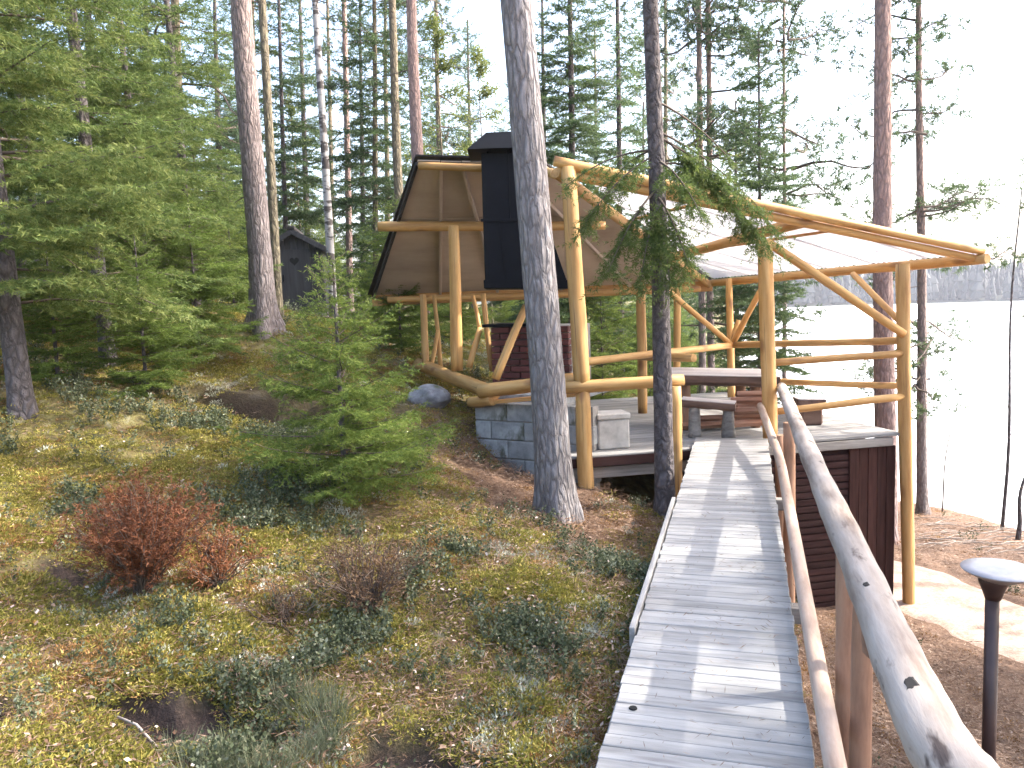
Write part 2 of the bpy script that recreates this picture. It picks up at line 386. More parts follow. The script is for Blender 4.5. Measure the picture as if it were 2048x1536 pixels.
# ------------------------------------------------------------------ the setting
def build_ground():
    ra = np.concatenate([np.linspace(.4, 14, 210), np.geomspace(14.15, 900, 70)])
    an = np.concatenate([np.linspace(-48, 48, 330), np.linspace(50, 310, 70)]) * math.pi / 180
    A, RR = np.meshgrid(an, ra); x = RR * np.sin(A); y = RR * np.cos(A)
    z = hz(x, y)
    nr, na = A.shape
    V = np.stack([x.ravel(), y.ravel(), z.ravel()], 1)
    i = np.arange(nr - 1)[:, None] * na; j = np.arange(na)[None, :]; j2 = (j + 1) % na
    Q = np.stack([i + j, i + j2, i + na + j2, i + na + j], -1).reshape(-1, 4)[:, ::-1]
    V = np.vstack([V, [[0, 0, h1(0, 0)]]])
    lit = litter_mask(V[:, 0], V[:, 1])
    u = (V[:, 0] - HOL[0]) / 1.1; v = (V[:, 1] - HOL[1])
    soil = np.clip(1.3 - np.abs(u) ** 2, 0, 1) * np.clip(1 - np.abs(v - .12) / .42, 0, 1) ** .5
    for cx, cy_, r in SOIL:
        soil = np.maximum(soil, 1 / (1 + np.exp((np.hypot(V[:, 0] - cx, V[:, 1] - cy_) / r - 1.08 + .5 * fbm(V[:, 0] * 5, V[:, 1] * 5, 77, 3)) * 9)))
    me = np_mesh('ground', V, Q, {'litter': lit, 'soil': np.clip(soil, 0, 1)})
    bm = bmesh.new(); bm.from_mesh(me); bm.verts.ensure_lookup_table(); c = bm.verts[len(V) - 1]
    for k in range(na): bm.faces.new((bm.verts[(k + 1) % na], bm.verts[k], c))
    bm.normal_update(); bm.to_mesh(me); bm.free()
    me.polygons.foreach_set('use_smooth', [True] * len(me.polygons))
    return tag(put('ground', me, M_ground), 'sloping forest floor of moss, dwarf shrubs and brown needle litter', None, None, 'structure')
build_ground()

LAKE_Z = -3.0
def lake_mat():
    m, n, l, b = newmat('snowy_lake_ice')
    g = noise(n, l, coords(n, l, (.05, .05, .05), 'Object', False), 1, 5)
    r = ramp(n, [(.3, (.70, .73, .77)), (.6, (.82, .83, .84))]); l.new(g, r.inputs[0]); l.new(r.outputs[0], b.inputs['Base Color'])
    b.inputs['Roughness'].default_value = .45
    g2 = noise(n, l, coords(n, l, (1.2, 1.2, 1.2), 'Object', False), 1, 4); bump(n, l, g2, b, .12, .05)
    return m
mb = MB(); mb.add([(-60, 13, 0), (800, -300, 0), (800, 800, 0), (-60, 800, 0)], [(0, 1, 2, 3)])
mb.v = [(-40, 60, 0), (3, 22, 0), (6, 10, 0), (8, -60, 0), (800, -300, 0), (800, 800, 0), (-60, 800, 0)]; mb.f = [tuple(range(7))]
tag(put('lake', mb.mesh('lake'), lake_mat(), None, Matrix.Translation((0, 0, LAKE_Z))), 'white frozen lake beyond the shore', None, None, 'structure')

def sand_mat():
    m, n, l, b = newmat('trodden_sand')
    f = noise(n, l, coords(n, l, (30, 30, 30), 'Object', False), 1, 5, .75); a = noise(n, l, coords(n, l, (2.5, 2.5, 2.5), 'Object', False), 1, 4)
    r = ramp(n, [(.3, (.27, .18, .135)), (.55, (.44, .32, .255)), (.75, (.55, .43, .36))]); l.new(f, r.inputs[0])
    r2 = ramp(n, [(.35, (.7,) * 3), (.65, (1.15,) * 3)]); l.new(a, r2.inputs[0])
    l.new(mixc(n, l, 1, r.outputs[0], r2.outputs[0], 'MULTIPLY'), b.inputs['Base Color']); b.inputs['Roughness'].default_value = .95
    bump(n, l, f, b, .6, .02); return m
def build_path():
    cl = np.array([(4.9, 9.6), (4.62, 8.5), (4.75, 7.4), (5.1, 6.3), (5.8, 5.2), (6.8, 4.2)])
    t = np.linspace(0, 5, 40); cx = np.interp(t, range(6), cl[:, 0]); cy_ = np.interp(t, range(6), cl[:, 1])
    dx = np.gradient(cx); dy = np.gradient(cy_); L = np.hypot(dx, dy); nx, ny = -dy / L, dx / L
    V = []; nw = 13
    for i in range(40):
        wl_ = .62 + .22 * fbm(np.array([i * .35]), np.array([1.]), 5)[0]; wr_ = .62 + .22 * fbm(np.array([i * .35]), np.array([9.]), 6)[0]
        for k in range(nw):
            s = -wl_ + (wl_ + wr_) * k / (nw - 1); V.append((cx[i] + nx[i] * s, cy_[i] + ny[i] * s))
    V = np.array(V); e = np.tile(np.abs(np.linspace(-1, 1, nw)), 40)
    z = hz(V[:, 0], V[:, 1]) + .035 * (1 - e ** 4) - .012 * e ** 8
    V = np.column_stack([V, z])
    Q = np.array([(i * nw + k, i * nw + k + 1, (i + 1) * nw + k + 1, (i + 1) * nw + k) for i in range(39) for k in range(nw - 1)])[:, ::-1]
    me = np_mesh('path', V, Q); me.polygons.foreach_set('use_smooth', [True] * len(me.polygons))
    tag(put('path', me, sand_mat()), 'pale trodden sand path beside the dark storeroom wall', None, None, 'structure')
build_path()

# far shore across the ice: a low ridge and its wood
def far_shore():
    th = np.linspace(R(-30), R(75), 120); rr = np.array([268, 274, 300, 380, 520, 700])
    hh = np.array([-3.4, -2.4, 1, 5, 9, 6])
    V = []
    for a in th:
        q = 1 + .25 * math.sin(a * 9) + .2 * math.sin(a * 23 + 1)
        for r_, h in zip(rr, hh): V.append((r_ * math.sin(a), r_ * math.cos(a), h if h < -1 else h * q))
    V = np.array(V); Q = np.array([(i * 6 + k, (i + 1) * 6 + k, (i + 1) * 6 + k + 1, i * 6 + k + 1) for i in range(119) for k in range(5)])
    me = np_mesh('hill', V, Q[:, ::-1]); m = plain('far_ground', (.05, .06, .045), .95)
    tag(put('hill', me, m), 'low wooded ridge on the far side of the ice', None, None, 'structure')
    rg = np.random.default_rng(5); mbt = MB(); ton = []
    for i in range(1500):
        a = rg.uniform(R(4), R(48)); r_ = 274 + 110 * rg.random() ** 2; x, y = r_ * math.sin(a), r_ * math.cos(a)
        H = rg.uniform(5, 12) * (.75 + .6 * float(fbm(np.array([a * 45.]), np.array([0.]), 4, 3)[0]) + .15) * (1 if r_ < 300 else 1.1); z = np.interp(r_, rr, hh) - .5; w = H * rg.uniform(.13, .24); n0 = len(mbt.v)
        for t, k in ((0.1, 1), (.3, .62), (.32, .9), (.55, .45), (.57, .65), (.8, .2), (1, .02)):
            for j in range(5):
                b = j * 1.2566 + i; q = w * k * rg.uniform(.7, 1.3); mbt.v.append((x + q * math.cos(b), y + q * math.sin(b), z + H * t))
        for s in range(6):
            for j in range(5): mbt.f.append((n0 + s * 5 + j, n0 + s * 5 + (j + 1) % 5, n0 + s * 5 + 5 + (j + 1) % 5, n0 + s * 5 + 5 + j))
    o = put('far_forest', mbt.mesh('far_forest'), plain('far_needles', (.035, .042, .045), .9))
    tag(o, 'hazy grey green wood along the far lake shore', None, None, 'stuff')
far_shore()

# ------------------------------------------------------------------ footbridge
SL = .024                                              # the deck rises a little towards the shelter
BX, BY = .30, 1.0
bd = Vector((BX, BY, SL * BY)).normalized(); bs = Vector((1, -BX, 0)).normalized(); bu = bs.cross(bd)
def br(y, off, dz=0):                                  # point on the deck: y ahead, off metres right of its left edge
    return Vector((.238 + BX * (y - 2.513), y, SL * y)) + bs * off + Vector((0, 0, dz))
BW = .715
bridge = empty('footbridge', (1.0, 5.0, 0), 'weathered grey plank footbridge with a pale log handrail leading to the shelter', 'footbridge')
pl_me = [bevel_box(BW, .0715, .03, .003) for _ in range(1)]
pl_me[0].materials.append(M_plank)
pitch = .0745; y = .9; k = 0
while y < 8.02:
    c = br(y, BW / 2, -.015 + rnd.uniform(-.002, .002))
    a = rnd.uniform(-.006, .006)
    Mx = Matrix((( bs.x, bd.x, bu.x, 0), (bs.y, bd.y, bu.y, 0), (bs.z, bd.z, bu.z, 0), (0, 0, 0, 1))) @ Matrix.Rotation(a, 4, 'Z')
    Mx.translation = c + bs * rnd.uniform(-.005, .005)
    p = put('plank', pl_me[0], None, bridge, Mx)
    if abs(y - 2.93) < pitch / 2:                      # a black knot hole in one plank
        mk = MB(); mk.tube([(0, 0, 0), (0, 0, .004)], [.017, .015], 12)
        kn = put('knot_hole', mk.mesh('knot_hole'), M_black, p, Matrix.Translation(br(y, .075, .0008)))
    y += pitch * bd.y; k += 1
for off, w in ((.012, .045), (BW - .05, .045)):
    beam('stringer', br(.85, off, -.115), br(7.9, off, -.115), w, .15, M_grey, bridge)
o = beam('edge_board', br(3.55, -.022, -.035), br(5.75, -.022, -.035), .028, .10, M_plank, bridge); o['label'] = 'pale board nailed along the left edge'
for yy in (2.2, 4.4, 6.5):
    beam('cross_beam', br(yy, -.03, -.23), br(yy, BW + .1, -.23), .09, .09, M_grey, bridge)
    for off in (.05, BW - .02):
        q = br(yy + .1, off, -.19); g = h1(q.x, q.y)
        if q.z - g > -.1: log('support_post', (q.x, q.y, g - .25), q, .05, .05, M_post, bridge, .004)
# handrail: a crooked pale trunk
def rail_mesh():
    pts = [P(1990, 1640, 1.22), P(1880, 1500, 1.46), P(1795, 1320, 1.86), P(1712, 1120, 2.68), P(1652, 985, 3.62), P(1604, 872, 5.2), P(1563, 775, 8.0)]
    rr = [.068, .066, .064, .060, .058, .058, .052]
    t = np.linspace(0, 6, 70); A = np.array([tuple(p) for p in pts])
    from numpy import interp
    C = np.column_stack([interp(t, range(7), A[:, i]) for i in range(3)])
    for _ in range(6): C[1:-1] = (C[:-2] + C[1:-1] * 2 + C[2:]) / 4
    r = np.interp(t, range(7), rr) * (1 + .09 * vnoise(t * 2.3, t * 0, 3) + .09 * vnoise(t * 6, t * 0, 4))
    p0, p1 = Vector(C[0]), Vector(C[-1]); Mx, L = frame(p0, p1); inv = Mx.inverted()
    mb = MB(); mb.tube([inv @ Vector(c) for c in C], list(r), 24)
    A_ = np.array(mb.v); ax_ = np.repeat(np.array([tuple(inv @ Vector(c)) for c in C]), 24, 0); k_ = np.tile(np.arange(24), 70)
    g_ = 1 + .07 * vnoise(k_ * .35, A_[:, 2] * 1.2, 5) + .05 * vnoise(k_ * .8, A_[:, 2] * 5, 6) + .03 * vnoise(k_ * 1.0, A_[:, 2] * 14, 7)
    mb.v = [tuple(q) for q in ax_ + (A_ - ax_) * g_[:, None]]
    return mb.mesh('handrail', True), Mx
me, Mx = rail_mesh()
hr = put('handrail', me, M_rail, bridge, Mx); hr['label'] = 'thick pale barked handrail log with dark knots'
# two torn knots on the near end of the log
for px, py, Yv, s in ((1838, 1395, 1.62, 1.0), (1760, 1195, 2.25, .6)):
    q = P(px, py, Yv); dv = (Vector((0, 0, EYE)) - q).normalized()
    mk = MB(); mk.tube([(0, 0, -.02), (0, 0, .012), (0, 0, .016)], [.021 * s, .02 * s, .012 * s], 10)
    for i, v in enumerate(mk.v): w_ = rnd.uniform(.6, 1.25); mk.v[i] = (v[0] * w_, v[1] * 2.2 * w_, v[2])
    ax = (Vector((P(1712, 1120, 2.68) - P(1880, 1500, 1.46)))).normalized()
    ro = hr
    c = P(1880, 1500, 1.46) + ax * ((q - P(1880, 1500, 1.46)).dot(ax)); nrm = (q - c); nrm = (dv - ax * dv.dot(ax)).normalized()
    xx = ax.cross(nrm).normalized(); Mk = Matrix(((xx.x, ax.x, nrm.x, 0), (xx.y, ax.y, nrm.y, 0), (xx.z, ax.z, nrm.z, 0), (0, 0, 0, 1)))
    Mk.translation = c + nrm * .050
    put('knot', mk.mesh('knot'), M_cone, hr, Mk)
# lower pole along the deck edge
K = [br(1.6, BW + .055, .06), br(3.0, BW + .06, .075), br(4.6, BW + .06, .11), br(6.4, BW + .055, .17), P(1521, 812, 7.95)]
for i in range(len(K) - 1): pass
def pole_mesh(K, r0, r1, n=12):
    A = np.array([tuple(p) for p in K]); t = np.linspace(0, len(K) - 1, 44)
    C = np.column_stack([np.interp(t, range(len(K)), A[:, i]) for i in range(3)])
    C[:, 0] += .016 * vnoise(t * 1.3, t * 0, 8); C[:, 2] += .012 * vnoise(t * 1.5, t * 0, 9)
    for _ in range(4): C[1:-1] = (C[:-2] + C[1:-1] * 2 + C[2:]) / 4
    Mx, L = frame(C[0], C[-1]); inv = Mx.inverted(); mb = MB(); mb.tube([inv @ Vector(c) for c in C], list(np.linspace(r0, r1, 44)), n)
    return mb.mesh('kerb_pole', True), Mx
me, Mx = pole_mesh(K, .036, .036); put('kerb_pole', me, M_kerb, bridge, Mx)
# posts that carry the handrail
def railpost(px, py, Yv, r, topdz=0, px2=None):
    t = P(px, py, Yv); t.z += topdz
    g = h1(t.x, t.y); b = Vector((t.x + .0, t.y, g - .3))
    return log('rail_post', b, t, r * 1.15, r, M_post, bridge, .006)
railpost(1693, 1105, 2.95, .04); railpost(1728, 1150, 2.62, .034, 0)
o = railpost(1578, 845, 6.7, .05); railpost(1560, 870, 7.2, .045)
beam('bracket', P(1739, 1215, 2.5), P(1745, 1310, 2.5), .05, .05, M_post, bridge)

# ------------------------------------------------------------------ log shelter
DZ = .14
F0, F1 = Vector((.55, 7.45, DZ)), Vector((4.12, 8.13, DZ))
fd = (F1 - F0).normalized(); bk = Vector((-fd.y, fd.x, 0))
def fl(t, b=0, z=DZ):
    q = F0 + (F1 - F0) * t + bk * b; return Vector((q.x, q.y, z))
shelter = empty('log_shelter', tuple(fl(.4, 2, 0)), 'open shelter of yellow peeled logs with a sloping roof at the end of the footbridge', 'shelter')
# floor boards
fb = bevel_box((F1 - F0).length, .12, .028, .004); fb.materials.append(M_plank)
ax = Matrix(((fd.x, bk.x, 0, 0), (fd.y, bk.y, 0, 0), (0, 0, 1, 0), (0, 0, 0, 1)))
for i in range(33):
    c = fl(.5, .06 + i * .125, DZ - .0145 - .03 + rnd.uniform(-.001, .001)); Mx = ax.copy(); Mx.translation = c + Vector((0, 0, .03))
    put('floor_board', fb, None, shelter, Mx)
for z0, hh, b0, mm in ((-.035, .10, .03, M_brown), (-.16, .11, .10, M_grey)):
    beam('front_joist', fl(.0, b0, z0 + DZ - .03), fl(.36, b0, z0 + DZ - .03), .06, hh, mm, shelter)
beam('front_joist', fl(.55, .02, DZ - .085), fl(.965, .02, DZ - .085), .05, .09, M_grey, shelter)
for b0 in (1.4, 2.8, 4.0): beam('floor_joist', fl(.0, b0, DZ - .12), fl(1, b0, DZ - .12), .06, .14, M_grey, shelter)
for t_, b0 in ((.02, 4.0), (.5, 4.0), (.98, 4.0), (.5, 2.8), (.3, .4)):
    q = fl(t_, b0, DZ - .19); log('foundation_post', (q.x, q.y, h1(q.x, q.y) - .3), q, .07, .07, M_post, shelter)
Lg = lambda nm, a, b, r0, r1, m=None, **k: log(nm, a, b, r0, r1, m or M_log, shelter, **k)
def onfloor(px, py, Y, z=DZ):
    q = P(px, py, Y); return Vector((q.x, q.y, z))
# posts
q = P(1172, 950, 7.40); Lg('post', (q.x, q.y, h1(q.x, q.y) - .25), P(1165, 778, 7.46), .075, .075)
Lg('post', P(1165, 776, 7.46), P(1136, 335, 7.62), .082, .070)
Lg('post', onfloor(1541, 880, 7.92), P(1529, 478, 7.95), .080, .074)
q = P(1820, 1205, 8.12); Lg('post', (q.x, q.y, h1(q.x, q.y) - .3), P(1805, 528, 8.15), .066, .070)
q = P(1352, 938, 7.42); Lg('post', (q.x, q.y, h1(q.x, q.y) - .1), P(1350, 772, 7.44), .060, .058)
Lg('post', onfloor(1285, 800, 10.2), P(1281, 560, 10.25), .062, .058)
Lg('post', onfloor(1353, 800, 11.6), P(1355, 575, 11.7), .055, .05)
Lg('post', onfloor(1463, 800, 11.5), P(1458, 558, 11.8), .055, .05)
Lg('post', P(914, 742, 9.5), P(907, 452, 9.6), .074, .066)
Lg('post', P(852, 742, 10.5), P(846, 590, 10.7), .05, .048)
Lg('post', P(882, 740, 10.9), P(868, 590, 11.0), .032, .03); Lg('post', P(862, 740, 10.8), P(876, 660, 10.9), .028, .026)
Lg('post', P(984, 742, 9.9), P(966, 588, 10.1), .036, .032)
# braces on the hearth side
Lg('brace', P(938, 735, 9.5), P(960, 655, 9.6), .04, .032); Lg('brace', P(960, 658, 9.6), P(946, 592, 9.8), .026, .024)
Lg('brace', P(991, 758, 8.4), P(1052, 612, 8.6), .050, .046)
# sill and rail logs
Lg('sill_log', P(836, 728, 10.9), P(988, 787, 8.22), .082, .078, bend=.001); Lg('sill_log', P(960, 783, 8.12), P(1172, 757, 7.60), .078, .072, bend=.001)
beam('sill_board', P(965, 806, 8.2), P(1160, 788, 7.66), .14, .035, M_logx, shelter)
Lg('sill_log', P(942, 805, 8.32), P(985, 800, 8.05), .062, .06)
Lg('rail', P(1128, 776, 7.42), P(1367, 760, 7.48), .060, .055)
Lg('rail', P(1160, 725, 8.6), P(1466, 690, 11.5), .045, .05); Lg('rail', P(1278, 714, 10.1), P(1388, 716, 9.2), .048, .05)
Lg('rail', P(1466, 690, 11.45), P(1806, 681, 8.22), .048, .042); Lg('rail', P(1478, 760, 11.3), P(1806, 772, 8.2), .042, .036)
Lg('rail', P(1540, 726, 7.98), P(1806, 707, 8.12), .040, .038); Lg('rail', P(1545, 824, 7.98), P(1806, 793, 8.12), .038, .040)
# braces under the lake side roof
Lg('brace', P(1538, 486, 7.98), P(1808, 668, 8.10), .043, .045); Lg('brace', P(1706, 548, 9.6), P(1806, 648, 8.25), .035, .038)
Lg('brace', P(1326, 573, 11.0), P(1464, 690, 11.4), .042, .04); Lg('brace', P(1526, 572, 11.0), P(1464, 690, 11.45), .042, .04)
Lg('brace', P(1463, 690, 11.45), P(1477, 640, 11.45), .05, .03)
# roof frame
RL, RRt, RRb = P(835, 322, 9.3), P(1115, 330, 7.72), P(1085, 328, 8.95)
FC = P(1962, 515, 8.2); BR_, BL_ = P(1418, 563, 12.4), P(750, 592, 12.0)
Lg('rafter', P(1108, 322, 7.60), P(1966, 503, 8.16), .050, .042); Lg('rafter', P(1118, 344, 7.66), P(1964, 520, 8.22), .052, .040)
Lg('eave_log', P(1975, 517, 8.1), P(1412, 567, 12.5), .052, .055)
Lg('purlin', P(1616, 441, 7.95), P(1326, 519, 11.0), .062, .058)
Lg('hip_log', P(1112, 345, 7.72), P(1420, 570, 12.4), .055, .05)
Lg('ridge_log', P(838, 332, 9.25), P(1088, 338, 8.9), .045, .045); Lg('ridge_log', P(1080, 338, 8.95), P(1114, 350, 7.8), .045, .045)
beam('fascia', BL_ + Vector((0, 0, -.07)), BR_ + Vector((0, 0, -.07)), .035, .17, M_logx, shelter, over=.05)
beam('fascia', BL_ + Vector((0, .1, .06)), BR_ + Vector((0, .1, .06)), .03, .09, M_felt, shelter, over=.06)
Lg('tie_log', P(775, 600, 11.6), P(1400, 578, 11.9), .05, .05)
def S(u, v, dz=0):                                      # the brown slope: u along the ridge, v down to the eave
    a = RL.lerp(RRb, u); b = BL_.lerp(BR_, u); q = a.lerp(b, v)
    return q + Vector((0, 0, dz))
def sheet(u0, u1, v0, v1, dz, th, mat, name, n=4):
    mb = MB(); g = []
    for s in (0, th):
        for i in range(n + 1):
            for j in range(n + 1):
                mb.v.append(tuple(S(u0 + (u1 - u0) * i / n, v0 + (v1 - v0) * j / n, dz + s)))
    k = (n + 1) ** 2; I = lambda i, j, s: s * k + i * (n + 1) + j
    for i in range(n):
        for j in range(n):
            mb.f.append((I(i, j, 0), I(i, j + 1, 0), I(i + 1, j + 1, 0), I(i + 1, j, 0))); mb.f.append((I(i, j, 1), I(i + 1, j, 1), I(i + 1, j + 1, 1), I(i, j + 1, 1)))
    for i in range(n):
        mb.f += [(I(i, 0, 0), I(i + 1, 0, 0), I(i + 1, 0, 1), I(i, 0, 1)), (I(i + 1, n, 0), I(i, n, 0), I(i, n, 1), I(i + 1, n, 1)),
                 (I(0, i + 1, 0), I(0, i, 0), I(0, i, 1), I(0, i + 1, 1)), (I(n, i, 0), I(n, i + 1, 0), I(n, i + 1, 1), I(n, i, 1))]
    me = mb.mesh(name); bm = bmesh.new(); bm.from_mesh(me); bmesh.ops.recalc_face_normals(bm, faces=bm.faces[:]); bm.to_mesh(me); bm.free()
    return put(name, me, mat, shelter)
us = [0, .19, .36, .55, .76, 1.0]
for i in range(5):
    for v0, v1 in ((.0, .36), (.366, 1.0)):
        sheet(us[i] + .003, us[i + 1] - .003, v0, v1, rnd.uniform(0, .004), .012, M_ply, 'roof_panel')
sheet(-.02, 1.0, -.012, 1.01, .03, .02, M_felt, 'roof_felt')
for u in us[1:-1] + [-.006]:
    beam('roof_batten', S(u, .0, -.03), S(u, 1, -.03), .04, .05, M_ply if u > 0 else M_felt, shelter)
pu = .36
Lg('purlin', S(-.10, pu, -.10), S(.95, pu, -.12), .062, .058)
# corrugated light sheets over the lake side
A_ = RRt; e = (BR_ - FC); Le = e.length; e.normalize(); nv = (BR_ - FC).cross(A_ - FC).normalized(); nv = nv if nv.z > 0 else -nv
g = nv.cross(e); g = g if (A_ - FC).dot(g) > 0 else -g
a_s = (A_ - FC).dot(e); Hh = (A_ - FC).dot(g)
def tlen(s): return Hh * (s / a_s if s < a_s else (Le - s) / (Le - a_s)) if 0 < a_s < Le else Hh * max(0, (Le - s) / (Le - a_s))
mp, n_, l_, b_ = newmat('translucent_sheet')
b_.inputs['Base Color'].default_value = (.60, .59, .62, 1); b_.inputs['Roughness'].default_value = .35
tr = n_.new('ShaderNodeBsdfTranslucent'); tr.inputs['Color'].default_value = (.50, .495, .51, 1)
tp = n_.new('ShaderNodeBsdfTransparent'); tp.inputs['Color'].default_value = (.9, .9, .9, 1)
mx = n_.new('ShaderNodeMixShader'); mx.inputs[0].default_value = .62; l_.new(b_.outputs[0], mx.inputs[1]); l_.new(tr.outputs[0], mx.inputs[2])
mx2 = n_.new('ShaderNodeMixShader'); mx2.inputs[0].default_value = .06; l_.new(mx.outputs[0], mx2.inputs[1]); l_.new(tp.outputs[0], mx2.inputs[2])
l_.new(mx2.outputs[0], n_['Material Output'].inputs['Surface'])
s0 = -.05; W = .82
while s0 < Le - .1:
    s1 = min(s0 + W, Le - .02); ns = max(4, int((s1 - s0) / .0095)); mb = MB(); nt = 5
    for i in range(ns + 1):
        s = s0 + (s1 - s0) * i / ns; T = tlen(min(max(s, .0), Le))
        for j in range(nt + 1):
            q = FC + e * s + g * (-.09 + (T + .09) * j / nt) + nv * (.075 + .009 * math.sin(s / .076 * 6.283))
            mb.v.append(tuple(q))
    for i in range(ns):
        for j in range(nt):
            a = i * (nt + 1) + j; mb.f.append((a, a + 1, a + nt + 2, a + nt + 1))
    me = mb.mesh('roof_sheet', True); put('roof_sheet', me, mp, shelter)
    s0 = s1 - .06 if s1 < Le - .05 else Le
for tt in (.30, .62, .9):                               # laths that carry the sheets
    if tt * Hh < Hh:
        sA = 0; sB = Le
        ss = [s for s in np.linspace(0, Le, 200) if tlen(s) > tt * Hh]
        if len(ss) > 3: beam('lath', FC + e * ss[0] + g * tt * Hh + nv * .05, FC + e * ss[-1] + g * tt * Hh + nv * .05, .045, .022, M_logx, shelter, up=tuple(nv))

# ------------------------------------------------------------------ storeroom under the deck
store = empty('storeroom', tuple(fl(.78, .5, -1.7)), 'dark brown slatted storeroom under the shelter deck beside the tall log post', 'storeroom')
zb, zt = -1.80, DZ - .14
t0, t1, t2 = .50, .835, .985
ln = (F1 - F0).length
slm = bevel_box(ln * (t1 - t0), .022, .062, .004); slm.materials.append(M_brown)
z = zb + .04
while z < zt - .03:
    Mx = ax.copy(); Mx.translation = fl((t0 + t1) / 2, .075, z); put('slat', slm, None, store, Mx); z += .076
nb = 5
vbm = bevel_box(ln * (t2 - t1) / nb - .004, .03, zt - zb, .004); vbm.materials.append(M_brownv)
for i in range(nb):
    Mx = ax.copy(); Mx.translation = fl(t1 + (t2 - t1) * (i + .5) / nb, .06 + (i % 2) * .004, (zt + zb) / 2); put('upright_board', vbm, None, store, Mx)
mb = MB(); mb.box((0, 0, 0), (ln * (t2 - t0) - .02, .04, zt - zb - .01)); Mx = ax.copy(); Mx.translation = fl((t0 + t2) / 2, .12, (zt + zb) / 2); put('wall', mb.mesh('wall'), M_brown, store, Mx)
for t_ in (t0, t2 - .01):
    mb = MB(); mb.box((0, 0, 0), (.04, 2.4, zt - zb - .01)); Mx = ax.copy(); Mx.translation = fl(t_, 1.36, (zt + zb) / 2); put('wall', mb.mesh('wall'), M_brown, store, Mx)

# ------------------------------------------------------------------ concrete hearth base, brick fireplace and steel hood
base = empty('hearth_base', (.15, 8.0, 0), 'grey concrete block wall under the log sill behind the thick pine trunk', 'block wall')
A0, A1 = P(948, 800, 8.36), P(1185, 800, 7.66); A0.z = A1.z = .60
wd = (A1 - A0); wl_ = wd.length; wd.normalize(); wd.z = 0; wb = Vector((-wd.y, wd.x, 0))
bax = Matrix(((wd.x, wb.x, 0, 0), (wd.y, wb.y, 0, 0), (0, 0, 1, 0), (0, 0, 0, 1)))
bl = bevel_box(.392, .18, .188, .008); bl.materials.append(M_conc); bh = bevel_box(.192, .18, .188, .008); bh.materials.append(M_conc)
for r_ in range(6):
    x = 0 if r_ % 2 == 0 else -.2
    while x < wl_:
        half = x < 0; x0 = max(x, 0); w = .2 if half else .4
        if not (x0 + w > wl_ + .2):
            Mx = bax.copy(); Mx.translation = A0 + wd * (x0 + w / 2) + wb * (.09 + rnd.uniform(-.003, .003)) + Vector((0, 0, -.10 - r_ * .2))
            put('block', bh if half else bl, None, base, Mx)
        x = x0 + w
mb = MB(); mb.box((0, 0, 0), (wl_ - .02, .14, 1.18)); Mx = bax.copy(); Mx.translation = A0 + wd * (wl_ / 2) + wb * .09 + Vector((0, 0, -.60)); put('mortar', mb.mesh('mortar'), M_mortar, base, Mx)
mb = MB(); mb.box((0, 0, 0), (wl_ * .66, 1.5, .09)); Mx = bax.copy(); Mx.translation = A0 + wd * (wl_ * .36) + wb * .95 + Vector((0, 0, .02)); put('hearth_slab', mb.mesh('slab'), M_conc, base, Mx)
mb = MB(); mb.box((0, 0, 0), (.18, 1.9, 1.2)); Mx = bax.copy(); Mx.translation = A0 + wd * .1 + wb * 1.14 + Vector((0, 0, -.63)); put('side_wall', mb.mesh('side'), M_conc, base, Mx)

fire = empty('brick_fireplace', tuple(P(1050, 760, 9.3)), 'dark red brick fireplace standing on the hearth under the black hood', 'fireplace')
B0, B1 = P(984, 760, 9.45), P(1140, 760, 9.05); B0.z = B1.z = .66
wd2 = (B1 - B0); bl2 = wd2.length; wd2.normalize(); wb2 = Vector((-wd2.y, wd2.x, 0))
fax = Matrix(((wd2.x, wb2.x, 0, 0), (wd2.y, wb2.y, 0, 0), (0, 0, 1, 0), (0, 0, 0, 1)))
bm_ = bevel_box(.238, .11, .066, .006); bm_.materials.append(M_brick); bmh = bevel_box(.112, .11, .066, .006); bmh.materials.append(M_brick)
FH = 9
for r_ in range(FH):
    x = 0 if r_ % 2 == 0 else -.125
    while x < bl2 - .02:
        x0 = max(0, x); w = .125 if (x < 0 or x0 + .25 > bl2 + .05) else .25
        Mx = fax.copy(); Mx.translation = B0 + wd2 * (x0 + w / 2) + wb2 * (.055 + rnd.uniform(-.003, .003)) + Vector((0, 0, .04 + r_ * .078)); put('brick', bmh if w < .2 else bm_, None, fire, Mx); x = x0 + w
    for yb in range(3):                                # the side towards the left
        Mx = fax @ Matrix.Rotation(R(90), 4, 'Z'); Mx.translation = B0 + wd2 * .056 + wb2 * (.24 + yb * .25 + (.0 if r_ % 2 else .06)) + Vector((0, 0, .04 + r_ * .078)); put('brick', bm_, None, fire, Mx)
mb = MB(); mb.box((0, 0, 0), (bl2 - .03, .8, FH * .078)); Mx = fax.copy(); Mx.translation = B0 + wd2 * (bl2 / 2) + wb2 * .46 + Vector((0, 0, FH * .039)); put('mortar_core', mb.mesh('core'), M_mortar, fire, Mx)
mb = MB(); mb.box((0, 0, 0), (bl2 * .62, .5, .035)); Mx = fax.copy(); Mx.translation = B0 + wd2 * (bl2 * .22) + wb2 * .22 + Vector((0, 0, FH * .078 + .02)); put('cover_plate', mb.mesh('plate'), M_iron, fire, Mx)

